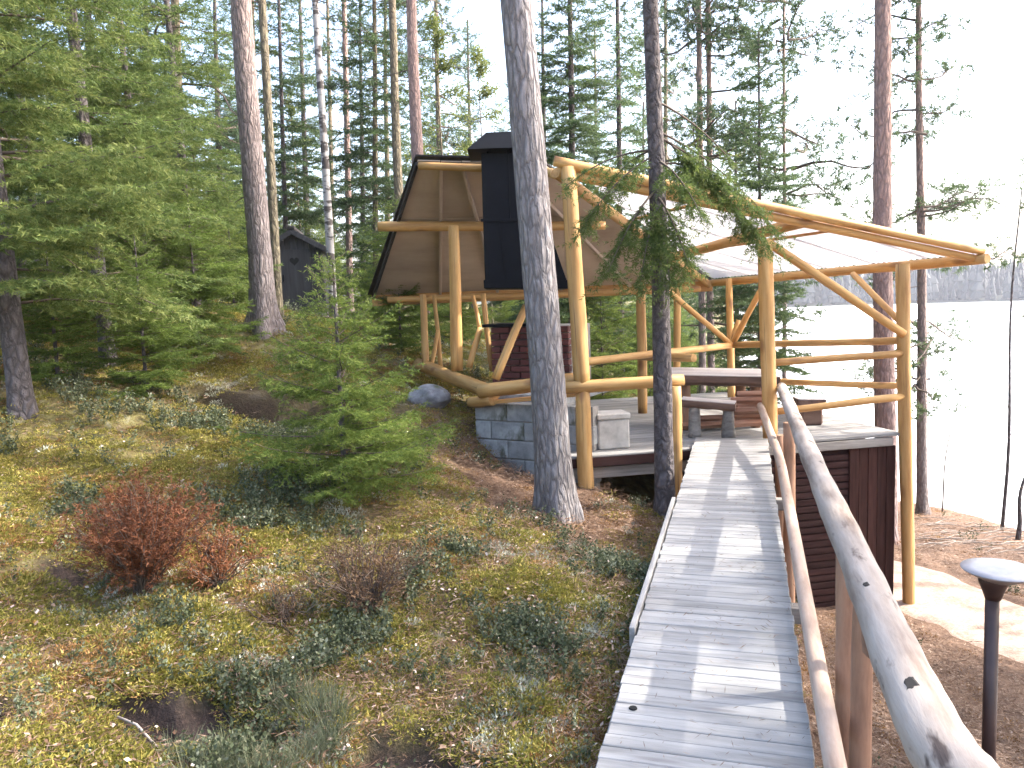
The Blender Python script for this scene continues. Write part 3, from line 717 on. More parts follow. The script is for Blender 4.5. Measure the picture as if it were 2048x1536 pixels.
hood = empty('chimney_hood', tuple(P(1050, 578, 8.9)), 'black sheet steel smoke hood with a flue and ridged cap above the fireplace', 'smoke hood')
HY = 8.35
H0 = P(966, 576, HY); 
def hp(px, py, dy=0): q = P(px, py, HY); return Vector((q.x, q.y + dy, q.z))
def prism(name, quad, d0, d1, back_in=0):
    """front outline (four pixels, top-left first, clockwise) given real depth"""
    f = [hp(*p) for p in quad]; c = sum(f, Vector()) / 4
    mb = MB(); bk_ = [Vector((p.x + (c.x - p.x) * (0), p.y + (d0 if i < 2 else d1), p.z)) for i, p in enumerate(f)]
    mb.add(f + bk_, [(0, 3, 2, 1), (4, 5, 6, 7), (0, 1, 5, 4), (1, 2, 6, 5), (2, 3, 7, 6), (3, 0, 4, 7)])
    me = mb.mesh(name); bm = bmesh.new(); bm.from_mesh(me); bmesh.ops.recalc_face_normals(bm, faces=bm.faces[:]); bmesh.ops.bevel(bm, geom=bm.edges[:], offset=.006, segments=1, affect='EDGES'); bm.to_mesh(me); bm.free()
    return put(name, me, M_iron, hood)
prism('flue', ((962, 306), (1066, 306), (1074, 442), (966, 442)), .48, .48)
prism('smoke_hood', ((966, 440), (1092, 440), (1134, 562), (970, 562)), .50, .80)
prism('hood_rim', ((967, 560), (1137, 560), (1138, 577), (968, 577)), .83, .83)
for px in (1016,): beam('seam', hp(px, 300, -.006), hp(px + 4, 440, -.006), .012, .012, M_iron, hood, up=(0, 1, 0))
beam('band', hp(962, 441, -.008), hp(1078, 441, -.008), .016, .03, M_iron, hood)
for px in (1000, 1050): beam('seam', hp(px - 2, 446, -.006), hp(px + 12, 560, -.006), .012, .012, M_iron, hood, up=(0, 1, 0))
for px in (975, 1055):
    for dy in (.06, .42):
        beam('cap_leg', hp(px, 308, dy), hp(px, 288, dy), .02, .02, M_iron, hood, up=(0, 1, 0))
mb = MB(); c = hp(1012, 300); w, dpt, hh = .40, .42, .19
mb.add([(-w, -.12, 0), (w, -.12, 0), (w, dpt * 1.45, 0), (-w, dpt * 1.45, 0), (-w * .5, .02, hh), (w * .5, .02, hh), (w * .5, dpt, hh), (-w * .5, dpt, hh)],
       [(3, 2, 1, 0), (4, 5, 6, 7), (0, 1, 5, 4), (1, 2, 6, 5), (2, 3, 7, 6), (3, 0, 4, 7)])
put('cap', mb.mesh('cap'), M_iron, hood, Matrix.Translation(c))

# ------------------------------------------------------------------ things on the deck
def halflog(name, p0, p1, w, h, root, top=None):
    """slab sawn from a log: flat top, rounded bark below"""
    Mx, L = frame(p0, p1); d = (Vector(p1) - Vector(p0)).normalized(); up = Vector((0, 0, 1)); s = d.cross(up).normalized(); u = s.cross(d)
    Mx = Matrix(((d.x, s.x, u.x, 0), (d.y, s.y, u.y, 0), (d.z, s.z, u.z, 0), (0, 0, 0, 1))); Mx.translation = Vector(p0)
    n = 9; m = 10; mb = MB()
    for i in range(m + 1):
        k = 1 + .04 * math.sin(i * 1.7)
        for j in range(n):
            a = math.pi * j / (n - 1); mb.v.append((L * i / m, -w / 2 * math.cos(a) * k, -h * math.sin(a) ** .6 * k))
    for i in range(m):
        for j in range(n - 1): mb.f.append((i * n + j, i * n + j + 1, (i + 1) * n + j + 1, (i + 1) * n + j))
    mb.f.append(tuple(range(n))[::-1]); mb.f.append(tuple(m * n + j for j in range(n)))
    o = put(name, mb.mesh(name), M_slabe, root, Mx)
    t = put('flat_face', bevel_box(L - .01, w * .985, .012, .003), top or M_slab, o, Mx @ Matrix.Translation((L / 2, 0, .004)))
    return o
table = empty('log_table', tuple(P(1440, 870, 9.0)), 'massive split log table standing on the deck at the far end of the footbridge', 'table')
tl, tr_ = P(1338, 748, 8.75), P(1552, 752, 8.75)
for i in range(3):
    o = Vector((-.06 * i + .1 * i, .33 * i, 0)); halflog('table_slab', tl + o, tr_ + o, .325, .125, table)
for f_ in (.16, .82):
    for o in (.05, .62):
        q = tl.lerp(tr_, f_) + Vector((0, o, -.09)); log('leg', (q.x, q.y, DZ), q, .06, .06, M_post, table)
    q0 = tl.lerp(tr_, f_) + Vector((0, -.05, -.30)); q1 = q0 + Vector((0, .78, 0)); log('crossbar', q0, q1, .04, .04, M_post, table)
bench = empty('log_bench', tuple(P(1420, 850, 8.2)), 'half log bench with a pale flat seat in front of the log table', 'bench')
halflog('seat', P(1362, 797, 8.35), P(1472, 806, 8.15), .24, .09, bench)
for f_ in (.25, .86):
    q = P(1362, 797, 8.35).lerp(P(1472, 806, 8.15), f_) + Vector((0, 0, -.07)); log('leg', (q.x, q.y, DZ), q, .075, .06, M_grey, bench, .004)
b2 = empty('log_bench', tuple(P(1622, 850, 8.9)), 'dark half log bench seen end on behind the handrail', 'bench')
halflog('seat', P(1625, 800, 8.7), P(1600, 790, 9.9), .30, .10, b2)
for f_ in (.1, .8):
    q = P(1625, 800, 8.7).lerp(P(1600, 790, 9.9), f_) + Vector((0, 0, -.08)); mb = MB(); mb.box((0, 0, 0), (.26, .10, q.z - DZ)); put('leg', bevel_box(.24, .1, q.z - DZ, .02), M_slabe, b2, Matrix.Translation((q.x, q.y, (q.z + DZ) / 2)))
box = empty('foam_box', tuple(P(1222, 905, 7.8)), 'white foam box with a lid on the deck beside the slender trunk', 'box')
c = P(1221, 900, 7.9); Mx = ax.copy(); Mx.translation = (c.x, c.y, DZ + .151); put('body', bevel_box(.33, .27, .30, .015), M_foam, box, Mx)
Mx = ax.copy(); Mx.translation = (c.x, c.y, DZ + .335); put('lid', bevel_box(.35, .29, .06, .015), M_foam, box, Mx)
sp = 0
for i, (px, py, Y, L_, dx) in enumerate([(1500, 845, 8.25, .42, .3), (1505, 832, 8.3, .40, .25), (1496, 822, 8.2, .38, .35), (1510, 812, 8.35, .44, .2), (1500, 800, 8.3, .40, .3), (1508, 788, 8.35, .36, .3),
                                         (1440, 848, 8.7, .5, .1), (1435, 836, 8.75, .48, .15), (1400, 848, 8.8, .46, .12)]):
    q = P(px, py, Y); q.z = max(q.z, DZ + .045)
    mb = MB(); rr = [rnd.uniform(.036, .05) for _ in range(6)]
    mb.v = []; n0 = 0
    for s in (0, 1):
        for k in range(6): mb.v.append((-L_ / 2 + L_ * s, rr[k] * math.cos(k * 1.047), rr[k] * math.sin(k * 1.047)))
    for k in range(6): mb.f.append((k, (k + 1) % 6, 6 + (k + 1) % 6, 6 + k))
    mb.f += [tuple(range(6))[::-1], tuple(range(6, 12))]
    a = rnd.uniform(-.25, .25)
    o = put('firewood_log', mb.mesh('firewood_log'), M_split, None, Matrix.Translation(q) @ Matrix.Rotation(a, 4, 'Z'))
    tag(o, ['lowest split log of the tall heap against the front corner of the log table', 'second lowest split log of the tall heap under the log table', 'third split log up in the tall heap under the log table',
            'fourth split log up in the tall heap under the log table', 'second highest split log of the tall heap under the log table', 'topmost split log of the tall heap under the log table',
            'lower of two split logs lying behind the half log bench', 'upper of two split logs lying behind the half log bench', 'single split log on the boards beside the short rail post'][i], 'firewood', 'split firewood under the log table')

# ------------------------------------------------------------------ outhouse among the trees
oh = empty('outhouse', tuple(P(602, 628, 17)), 'small dark timber outhouse with a heart shaped hole in its door among the trees', 'outhouse')
OC = P(605, 630, 17); oy = R(8)
oax = Matrix.Translation(OC) @ Matrix.Rotation(oy, 4, 'Z') @ Matrix.Rotation(-R(1), 4, 'Y')
ow, od, oz = 1.12, 1.2, 1.36; gh = .32
nbd = 9; bw = ow / nbd
for side, yb in (('f', -od / 2), ('b', od / 2)):
    for i in range(nbd):
        xx = -ow / 2 + bw * (i + .5); hh = oz + gh * (1 - abs(xx) / (ow / 2 + .08))
        o = put('wall_board', bevel_box(bw - .006, .028, hh, .004), M_dark, oh, oax @ Matrix.Translation((xx, yb + (.004 if i % 2 else 0), hh / 2)))
for sx in (-1, 1):
    for i in range(9):
        yy = -od / 2 + .07 + i * (od - .14) / 8; put('wall_board', bevel_box(.028, (od - .14) / 8 - .006, oz, .004), M_dark, oh, oax @ Matrix.Translation((sx * ow / 2, yy, oz / 2)))
door = put('door', bevel_box(.62, .03, 1.28, .005), M_dark, oh, oax @ Matrix.Translation((.02, -od / 2 - .032, .72)))
mb = MB(); hv = []
for i in range(24):
    t = i / 24 * 6.283; hv.append((.006 * 16 * math.sin(t) ** 3, 0, .006 * (13 * math.cos(t) - 5 * math.cos(2 * t) - 2 * math.cos(3 * t) - math.cos(4 * t))))
mb.add(hv + [(a, .01, c_) for a, b, c_ in hv], [tuple(range(24)), tuple(reversed(range(24, 48)))] + [(i, (i + 1) % 24, 24 + (i + 1) % 24, 24 + i) for i in range(24)])
put('heart_hole', mb.mesh('heart'), M_black, door, oax @ Matrix.Translation((.0, -od / 2 - .051, 1.12)))
put('handle', bevel_box(.03, .04, .14, .006), M_iron, door, oax @ Matrix.Translation((-.24, -od / 2 - .065, .78)))
beam('threshold', oax @ Vector((-.6, -od / 2 - .03, -.02)), oax @ Vector((.6, -od / 2 - .03, -.02)), .12, .12, M_grey, oh)
for sx in (-1, 1):
    r0 = oax @ Vector((0, 0, oz + gh + .06)); 
    p_ = [Vector((0, -od / 2 - .16, oz + gh + .05)), Vector((0, od / 2 + .16, oz + gh + .05)), Vector((sx * (ow / 2 + .16), od / 2 + .16, oz - .05)), Vector((sx * (ow / 2 + .16), -od / 2 - .16, oz - .05))]
    mb = MB(); mb.add(p_ + [q + Vector((0, 0, .05)) for q in p_], [(0, 1, 2, 3), (7, 6, 5, 4), (0, 4, 5, 1), (1, 5, 6, 2), (2, 6, 7, 3), (3, 7, 4, 0)])
    me = mb.mesh('roof_slope'); put('roof_slope', me, M_felt, oh, oax)
    beam('barge_board', oax @ Vector((0, -od / 2 - .175, oz + gh + .03)), oax @ Vector((sx * (ow / 2 + .16), -od / 2 - .175, oz - .07)), .022, .10, M_dark, oh)
put('ridge_cap', bevel_box(.14, od + .36, .07, .01), M_felt, oh, oax @ Matrix.Translation((0, 0, oz + gh + .11)))
for sx in (-1, 1):
    for sy in (-1, 1):
        q = oax @ Vector((sx * .5, sy * .52, .02)); put('foot_stone', bevel_box(.22, .22, .7, .04), M_rock, oh, Matrix.Translation((q.x, q.y, q.z - .36)))

# ------------------------------------------------------------------ path lamp
lc = P(2000, 1138, 3.3); g = h1(lc.x, lc.y)
lamp = empty('path_lamp', (lc.x, lc.y, g), 'brown garden lamp post with a broad pale disc top to the right of the handrail', 'garden lamp')
mb = MB(); mb.tube([(lc.x - .02, lc.y, g - .1), (lc.x - .03, lc.y, lc.z - .10)], .0285, 16); me = mb.mesh('pole', True); put('pole', me, M_lampbrown, lamp)
mb = MB(); mb.tube([(0, 0, -.135), (0, 0, -.10), (0, 0, -.06), (0, 0, -.022)], [.031, .042, .058, .064], 20); put('collar', mb.mesh('collar', True), M_lampbrown, lamp, Matrix.Translation(lc + Vector((-.027, 0, 0))))
mb = MB(); mb.tube([(0, 0, -.05), (0, 0, -.012), (0, 0, -.004), (0, 0, .0), (0, 0, .003), (0, 0, .012)], [.066, .140, .152, .152, .10, .02], 28); put('disc_shade', mb.mesh('disc', True), M_lampdisc, lamp, Matrix.Translation(lc))

# boulder beside the hearth
def boulder(px, py, Y, sx, sy, sz, label):
    q = P(px, py, Y); bm = bmesh.new(); bmesh.ops.create_icosphere(bm, subdivisions=4, radius=1)
    for v in bm.verts:
        p = v.co; d = 1 + .28 * fbm(np.array([p.x * 1.3 + p.z]), np.array([p.y * 1.3 - p.z * .7]), 12, 4)[0]; v.co = Vector((p.x * sx * d, p.y * sy * d, p.z * sz * d))
    me = bpy.data.meshes.new('boulder'); bm.to_mesh(me); bm.free(); me.polygons.foreach_set('use_smooth', [True] * len(me.polygons))
    tag(put('boulder', me, M_rock, None, Matrix.Translation(q)), label, 'boulder')
boulder(858, 796, 8.9, .25, .2, .15, 'grey boulder beside the left end of the log sill')

# ------------------------------------------------------------------ vegetation builders
def unit(a): return a / np.maximum(np.linalg.norm(a, axis=-1, keepdims=True), 1e-9)
def needle_tris(p0, d, ln, dens, nl, nw, rg, spread=.75, flat=.5, minn=2):
    """needle triangles along twig segments: p0, d (unit), ln arrays"""
    cnt = np.maximum(minn, (ln * dens)).astype(int); idx = np.repeat(np.arange(len(ln)), cnt); n = len(idx)
    t = rg.random(n) * 1.02
    base = p0[idx] + d[idx] * (t * ln[idx])[:, None]
    r = rg.normal(size=(n, 3)); r[:, 2] *= flat; r = unit(r - d[idx] * np.sum(r * d[idx], 1, keepdims=True))
    dr = unit(d[idx] * (1 - spread * .55) + r * spread + np.array([0, 0, -.03]))
    sd_ = unit(np.cross(dr, rg.normal(size=(n, 3))))
    L = nl * rg.uniform(.7, 1.25, n)[:, None]; Wd = nw * rg.uniform(.8, 1.2, n)[:, None]
    V = np.stack([base - sd_ * Wd / 2, base + sd_ * Wd / 2, base + dr * L], 1).reshape(-1, 3)
    tone = np.repeat(np.clip(rg.random(len(ln))[idx] * .7 + .3 * rg.random(n) * 1 + .25 * (t > .8), 0, 1), 3)
    return V, tone
class Wood:
    """thin three sided limbs collected into one mesh"""
    def __init__(s): s.mb = MB()
    def limb(s, pts, r0, r1, n=4): s.mb.tube(pts, list(np.linspace(r0, r1, len(pts))), n, cap=False)
def spruce(name, H, Rb, z0, ws, nb, tsp, nl, nw, dens, seed, mat, droop=.35, thin=0., tr=None, up=.12, shape=.8, azlim=None):
    rg = np.random.default_rng(seed); P0 = []; D = []; LN = []; wd_ = Wood(); z = z0
    while z < H * .985:
        f = (H - z) / (H - z0); L0 = Rb * f ** shape * (.75 + .25 * min(1, (z - z0) / (H * .12) + .4)) + .05
        for b in range(nb):
            if rg.random() < thin: continue
            az = b * 2 * math.pi / nb + rg.uniform(-.45, .45) + z * 3.1
            L = L0 * rg.uniform(.6, 1.12); zz = z + rg.uniform(-.5, .5) * ws
            o = np.array([math.cos(az), math.sin(az), 0]); s = np.array([-math.sin(az), math.cos(az), 0])
            u = (up + .45 * (1 - f) ** 2) * rg.uniform(.2, 1.7); dp = droop * f * rg.uniform(.55, 1.4)
            ts = np.linspace(0, 1, 6)
            pts = [np.array([0, 0, zz]) + o * (L * t) + np.array([0, 0, L * (u * t - dp * t * t + .14 * t ** 4)]) + s * (.04 * L * math.sin(t * 4 + az)) for t in ts]
            A = np.array(pts)
            wd_.limb([Vector(p) for p in A], max(.0035, L * .011), .002)
            # the leader of the branch
            seg = A[1:] - A[:-1]; sl = np.linalg.norm(seg, axis=1)
            P0.append(A[1:-1]); D.append(seg[1:] / sl[1:, None]); LN.append(sl[1:])
            m = max(3, int(L / tsp)); tt = np.repeat((np.arange(m) + .6) / m, 2) + rg.uniform(-.3, .3, 2 * m) / m; tt = np.clip(tt, .10, .98)
            sg = np.tile([1., -1.], m)
            base = np.column_stack([np.interp(tt, ts, A[:, i]) for i in range(3)])
            l = (.46 * L * (1 - tt) ** .75 * np.minimum(1, tt * 3.2 + .25) + .035) * rg.uniform(.6, 1.2, 2 * m)
            dd = unit(o[None] * .72 + s[None] * (sg * rg.uniform(.6, 1.05, 2 * m))[:, None] + np.column_stack([0 * tt, 0 * tt, rg.uniform(-.42, .06, 2 * m)]))
            P0.append(base); D.append(dd); LN.append(l)
            big = l > tsp * 2.2
            if big.any():                                 # side shoots of the longer twigs
                for q in (.4, .7):
                    for sg2 in (1, -1):
                        bb = base[big] + dd[big] * (l[big] * q)[:, None]; pr = np.cross(dd[big], [0, 0, 1.])
                        d2 = unit(dd[big] * .8 + pr * sg2 * .7 + np.array([0, 0, -.12])); P0.append(bb); D.append(d2); LN.append(l[big] * rg.uniform(.28, .5, big.sum()))
        z += ws * rg.uniform(.75, 1.25)
    P0 = np.vstack(P0); D = np.vstack(D); LN = np.concatenate(LN)
    V, tone = needle_tris(P0, D, LN, dens, nl, nw, rg)
    me = np_mesh(name, V, np.arange(len(V)).reshape(-1, 3), {'tone': tone}); me.materials.append(mat)
    wm = wd_.mb.mesh(name + '_limbs', True); wm.materials.append(M_twig)
    return me, wm
def pine(name, H, zc, Rc, nlimb, ncl, nn, nl, nw, seed, mat, drop=.1, uniform=False):
    rg = np.random.default_rng(seed); wd_ = Wood(); P0 = []; D = []; LN = []
    for i in range(nlimb):
        f = rg.random() if uniform else rg.random() ** .8
        z = zc + (H - zc) * f; az = rg.uniform(0, 6.283); L = Rc * (1 - .55 * f) * rg.uniform(.5, 1.1)
        o = np.array([math.cos(az), math.sin(az), 0]); s = np.array([-o[1], o[0], 0])
        u = rg.uniform(-.15, .35) + .3 * f - drop
        ts = np.linspace(0, 1, 6); A = np.array([np.array([0, 0, z]) + o * L * t + s * L * .12 * math.sin(t * 3 + i) + np.array([0, 0, L * (u * t + .16 * math.sin(t * 5 + i) * t)]) for t in ts])
        wd_.limb([Vector(p) for p in A], .012 + .012 * L, .006)
        for k in range(ncl):
            t = rg.uniform(.35, 1); c = np.array([np.interp(t, ts, A[:, q]) for q in range(3)])
            off = rg.normal(size=3) * np.array([1, 1, .45]) * L * .2; e_ = c + off
            wd_.limb([Vector(c), Vector(e_)], .006, .003, 3)
            for q in range(3):
                d = unit((off + rg.normal(size=3) * L * .1)[None])[0]; P0.append(e_ + rg.normal(size=3) * .04); D.append(d); LN.append(rg.uniform(.10, .2))
    P0 = np.array(P0); D = np.array(D); LN = np.array(LN)
    V, tone = needle_tris(P0, D, LN, nn / .15 / 3, nl, nw, rg, spread=.85, flat=.9, minn=6)
    me = np_mesh(name, V, np.arange(len(V)).reshape(-1, 3), {'tone': tone}); me.materials.append(mat)
    wm = wd_.mb.mesh(name + '_limbs', True); wm.materials.append(M_twig)
    return me, wm
def trunk(base, top_pt, H, r0, flare, mat, parent, seed=0, n=20, dz=.3, rough=.05, rtop=.3):
    """tapered stem from base through top_pt, H metres tall, with a root flare and uneven bark"""
    rg = random.Random(seed); base = Vector(base); d = (Vector(top_pt) - base).normalized(); m = int(max(14, H / .22))
    Mx = Matrix.Translation(base) @ d.to_track_quat('Z', 'Y').to_matrix().to_4x4(); mb = MB(); V = []
    ph = [rg.uniform(0, 6.28) for _ in range(5)]
    T = []
    for i in range(m + 1):
        t = (i / m) ** 1.35; z = -dz + (H + dz) * t; T.append(z)
        zz = max(0, z); r = r0 * (1 - (1 - rtop) * zz / H) * (1 + flare * math.exp(-zz / (r0 * 1.6)))
        cx = .10 * r0 * math.sin(zz * .9 + ph[0]) * min(1, zz); cy_ = .10 * r0 * math.sin(zz * .7 + ph[1]) * min(1, zz)
        for k in range(n):
            a = 6.2832 * k / n
            lob = 1 + flare * .45 * math.exp(-zz / (r0 * 1.5)) * math.sin(a * 4 + ph[2]) + .03 * math.sin(2 * a + ph[3])
            V.append((r, a, z, lob, cx, cy_))
    V = np.array(V); nz = vnoise(V[:, 1] / 6.2832 * n * .55, V[:, 2] * 5 + seed, seed + 3) * 1.2 + vnoise(V[:, 1] / 6.2832 * n * .9, V[:, 2] * 14, seed + 5)
    rr = V[:, 0] * V[:, 3] * (1 + rough * nz)
    mb.v = [tuple(q) for q in np.column_stack([V[:, 4] + rr * np.cos(V[:, 1]), V[:, 5] + rr * np.sin(V[:, 1]), V[:, 2]])]
    for i in range(m):
        for k in range(n):
            k2 = (k + 1) % n; mb.f.append((i * n + k, i * n + k2, (i + 1) * n + k2, (i + 1) * n + k))
    return put('trunk', mb.mesh('trunk', True), mat, parent, Mx), Mx
def add_crown(parent, pair, Mx, sc=1, rz=0, names=('crown', 'limbs')):
    W2 = Mx @ Matrix.Rotation(rz, 4, 'Z') @ Matrix.Diagonal((sc, sc, sc, 1))
    put(names[0], pair[0], None, parent, W2); put(names[1], pair[1], None, parent, W2)['kind'] = 'stuff'
def tree(name, label, cat, base, top_pt, H, r0, bmat, crown=None, csc=1, flare=.35, group=None, seed=0, n=16, rz=0., stubs=0):
    base = Vector(base); base.z = min(base.z, h1(base.x, base.y) + .02)
    t = empty(name, tuple(base), label, cat, group)
    o, Mx = trunk(base, top_pt, H, r0, flare, bmat, t, seed, n)
    if crown: add_crown(t, crown, Mx, csc, rz)
    if stubs:
        rg = random.Random(seed + 9); w = Wood()
        for i in range(stubs):
            z = rg.uniform(H * .1, H * .55); a = rg.uniform(0, 6.28); L = rg.uniform(.2, .8)
            d = Vector((math.cos(a), math.sin(a), rg.uniform(-.3, .3)))
            w.limb([d * (r0 * .6) + Vector((0, 0, z)), d * L * .6 + Vector((0, 0, z - .02)), d * L + Vector((0, 0, z - .1))], .012, .004)
        me = w.mb.mesh('dead_branches', True); put('dead_branches', me, M_twig, t, Mx)['kind'] = 'stuff'
    return t

# crowns shared between trees
C_big = spruce('spruce_crown', 7.5, 1.75, .9, .31, 6, .088, .052, .0098, 115, 1, M_spruce, .42, .12)
C_big2 = spruce('spruce_crown', 8.0, 1.7, .5, .34, 6, .098, .058, .010, 102, 2, M_spruce, .45, .2)
C_young = spruce('young_crown', 1.80, .88, .10, .100, 6, .056, .034, .0064, 145, 3, M_spruce2, .16, .12, up=.2, shape=.8)
C_bush = spruce('young_crown', 2.4, 1.0, .12, .15, 6, .07, .040, .008, 130, 4, M_spruce2, .2, .08, up=.15, shape=.6)
C_mid = spruce('spruce_crown', 11, 1.8, .6, .36, 6, .14, .11, .022, 56, 5, M_spruced, .5, .12, shape=.75)
C_mid2 = spruce('spruce_crown', 12, 1.5, 1.2, .42, 6, .15, .12, .022, 52, 6, M_spruced, .55, .2, shape=.6)
C_slim = spruce('spruce_crown', 8.4, 1.15, 1.6, .27, 6, .10, .075, .014, 95, 7, M_spruced, .5, .12, shape=.45)
C_pine = pine('pine_crown', 16, 8.6, 2.6, 32, 13, 32, .12, .017, 8, M_pinen)
C_pine2 = pine('pine_crown', 16, 3.6, 2.4, 46, 15, 40, .11, .020, 9, M_pinen, .2, True)
C_sparse = pine('pine_crown', 13, 2.6, 1.9, 44, 14, 44, .10, .019, 10, M_pinen, .2, True)

# --- trees of the near wood
def down(px, py, Y):
    q = P(px, py, Y); q.z = h1(q.x, q.y); return q
b = P(1113, 1003, 6.45)
tree('pine_tree', 'thick grey pine trunk with deeply cracked bark standing in front of the shelter', 'pine tree', b, P(1033, 0, 6.25), 15, .150, M_bark, C_pine, .95, .34, seed=1, n=56, stubs=0)
b = down(1331, 1012, 6.95)
p4 = tree('spruce_tree', 'slender dark trunk with drooping green boughs close to the left edge of the footbridge', 'spruce tree', b, P(1301, 0, 6.9), 11, .087, M_barkd, C_pine, .62, .35, seed=2, n=28, rz=2)
b = P(527, 642, 10.4)
tree('pine_tree', 'tall grey pine trunk just left of the dark outhouse', 'pine tree', b, P(484, 0, 10.3), 16, .158, M_barko, C_pine, 1.05, .5, seed=3, n=36, rz=1, stubs=4)
b = down(1772, 1000, 11.6)
tree('pine_tree', 'straight pinkish pine trunk behind the lake side deck rails', 'pine tree', b, P(1764, 0, 11.5), 16, .160, M_barkp, C_pine, 1, .3, seed=4, n=28, rz=2.5)
b = down(1846, 1012, 15.2)
tree('pine_tree', 'thin shore pine with sparse side boughs beside the tall corner post', 'pine tree', b, P(1838, 0, 15.0), 13, .105, M_barko, C_sparse, 1, .3, seed=5, n=18, rz=.4, stubs=6)
for k, (x_, y_, H_, sc_, cr_, lab) in enumerate(((10.6, 9.2, 14, 1.0, C_pine2, 'shore pine at the right edge with twigs reaching out over the ice'), (11.2, 12.6, 15, 1.05, C_pine2, 'second shore pine at the right edge over the ice'),
        (8.2, 2.6, 13, .85, C_pine2, 'shore pine to the right of the path lamp'), (8.8, 4.9, 14, .9, C_pine, 'shore pine on the lake side of the sand path'), (9.6, 6.9, 13, .85, C_pine2, 'shore pine between the path and the ice'),
        (7.4, .4, 13, .85, C_pine, 'shore pine beside the near end of the footbridge'))):
    b = Vector((x_, y_, h1(x_, y_)))
    tree('pine_tree', lab, 'pine tree', b, b + Vector((-.03, 0, 1)), H_, .13, M_barkp, cr_, sc_, .3, seed=90 + k, n=16, rz=k * 2.1, stubs=4)
for k, (x_, y_, sc_, cr_, H_, lab) in enumerate(((5.1, 2.7, 1.0, C_slim, 8.4, 'unseen dense spruce added for shade to the right of the near handrail'), (5.7, 4.1, .95, C_slim, 8.4, 'unseen spruce added for shade between the path lamp and the sand path'),  # out of view, added so that their crowns shade the footbridge
        (7.5, 5.9, 1.05, C_slim, 8.4, 'unseen spruce added for shade on the lake side of the sand path'), (5.3, 1.1, 1.0, C_slim, 8.4, 'unseen spruce added for shade beside the start of the footbridge'))):
    b = Vector((x_, y_, h1(x_, y_)))
    tree('spruce_tree', lab, 'spruce tree', b, b + Vector((-.02, 0, 1)), H_, .08, M_barkd, cr_, sc_, .3, seed=110 + k, n=12, rz=k * 1.7)
# far left young spruces
for px, py, Y, cr, sc, H, rz, lab, bm_ in (
    (42, 792, 6.4, C_big, 1.0, 7.5, 0, 'big dark spruce with a bare lower trunk nearest the moss bank', M_barkd),
    (215, 700, 8.3, C_big2, 1.0, 8.0, 1, 'full green spruce directly behind the nearest dark spruce', M_barkd),
    (395, 640, 11.5, C_big2, .92, 7.4, 2.2, 'bluish green spruce just left of the tall grey pine trunk', M_barkd),
    (-140, 760, 8.4, C_big, 1.15, 8.6, 2, 'dark spruce cut off by the picture edge beside the big dark spruce', M_barkd),
    (305, 690, 9.6, C_big, .78, 5.9, 3.3, 'medium spruce between the full green spruce and the bluish green one', M_barkd),
    (95, 690, 14.0, C_mid2, 1.0, 12, 2, 'tall dark spruce rising behind the full green spruce', M_barkd)):
    b = down(px, py, Y)
    tree('spruce_tree', lab, 'spruce tree', b, b + Vector((-.02, 0, 1)), H, .095 * sc * (1 if Y < 8 else .8), bm_, cr, sc, .3, seed=int(Y * 10), n=16, rz=rz)
for px, py, Y, cr, sc, rz, lab in (
    (692, 985, 5.95, C_young, 1.0, 0, 'small young spruce in front of the shelter foundation'),
    (290, 735, 7.4, C_bush, .62, 1, 'low bushy young spruce left of the dug out hollow'),
    (395, 660, 9.4, C_bush, .85, 2, 'light green bushy young spruce behind the dug out hollow'),
    (120, 790, 7.1, C_bush, .5, .7, 'low dark young spruce at the foot of the big spruce'),
    (800, 650, 12.0, C_bush, .6, 2.7, 'light green young spruce between the outhouse and the brown roof'),
    (800, 690, 13.5, C_bush, 1.0, 4, 'young spruce under the lower edge of the brown roof'),
    (1205, 760, 14.0, C_bush, 1.15, 3, 'young spruce seen through the shelter beside the tall front post'),
    (1300, 780, 16.5, C_bush, 1.2, 5, 'young spruce seen through the shelter behind the slender dark trunk'),
    (1395, 790, 18.5, C_bush, 1.1, 1.5, 'young spruce seen through the shelter above the log table'),
    (905, 720, 15.5, C_bush, 1.1, 1.1, 'young spruce seen between the hearth side posts'),
    (470, 640, 13.2, C_bush, .9, 5.5, 'light green young spruce at the foot of the tall grey pine'),
    (200, 660, 10.4, C_bush, 1.2, 3.5, 'bushy young spruce in the gap between the left spruces')):
    b = down(px, py, Y)
    tree('young_spruce', lab, 'young spruce', b, b + Vector((0, 0, 1)), (1.74 if cr is C_young else 2.4) * sc, .026 if cr is C_young else .02, M_barkd, cr, sc, .2, 'young spruces', seed=int(Y * 7), n=8, rz=rz)
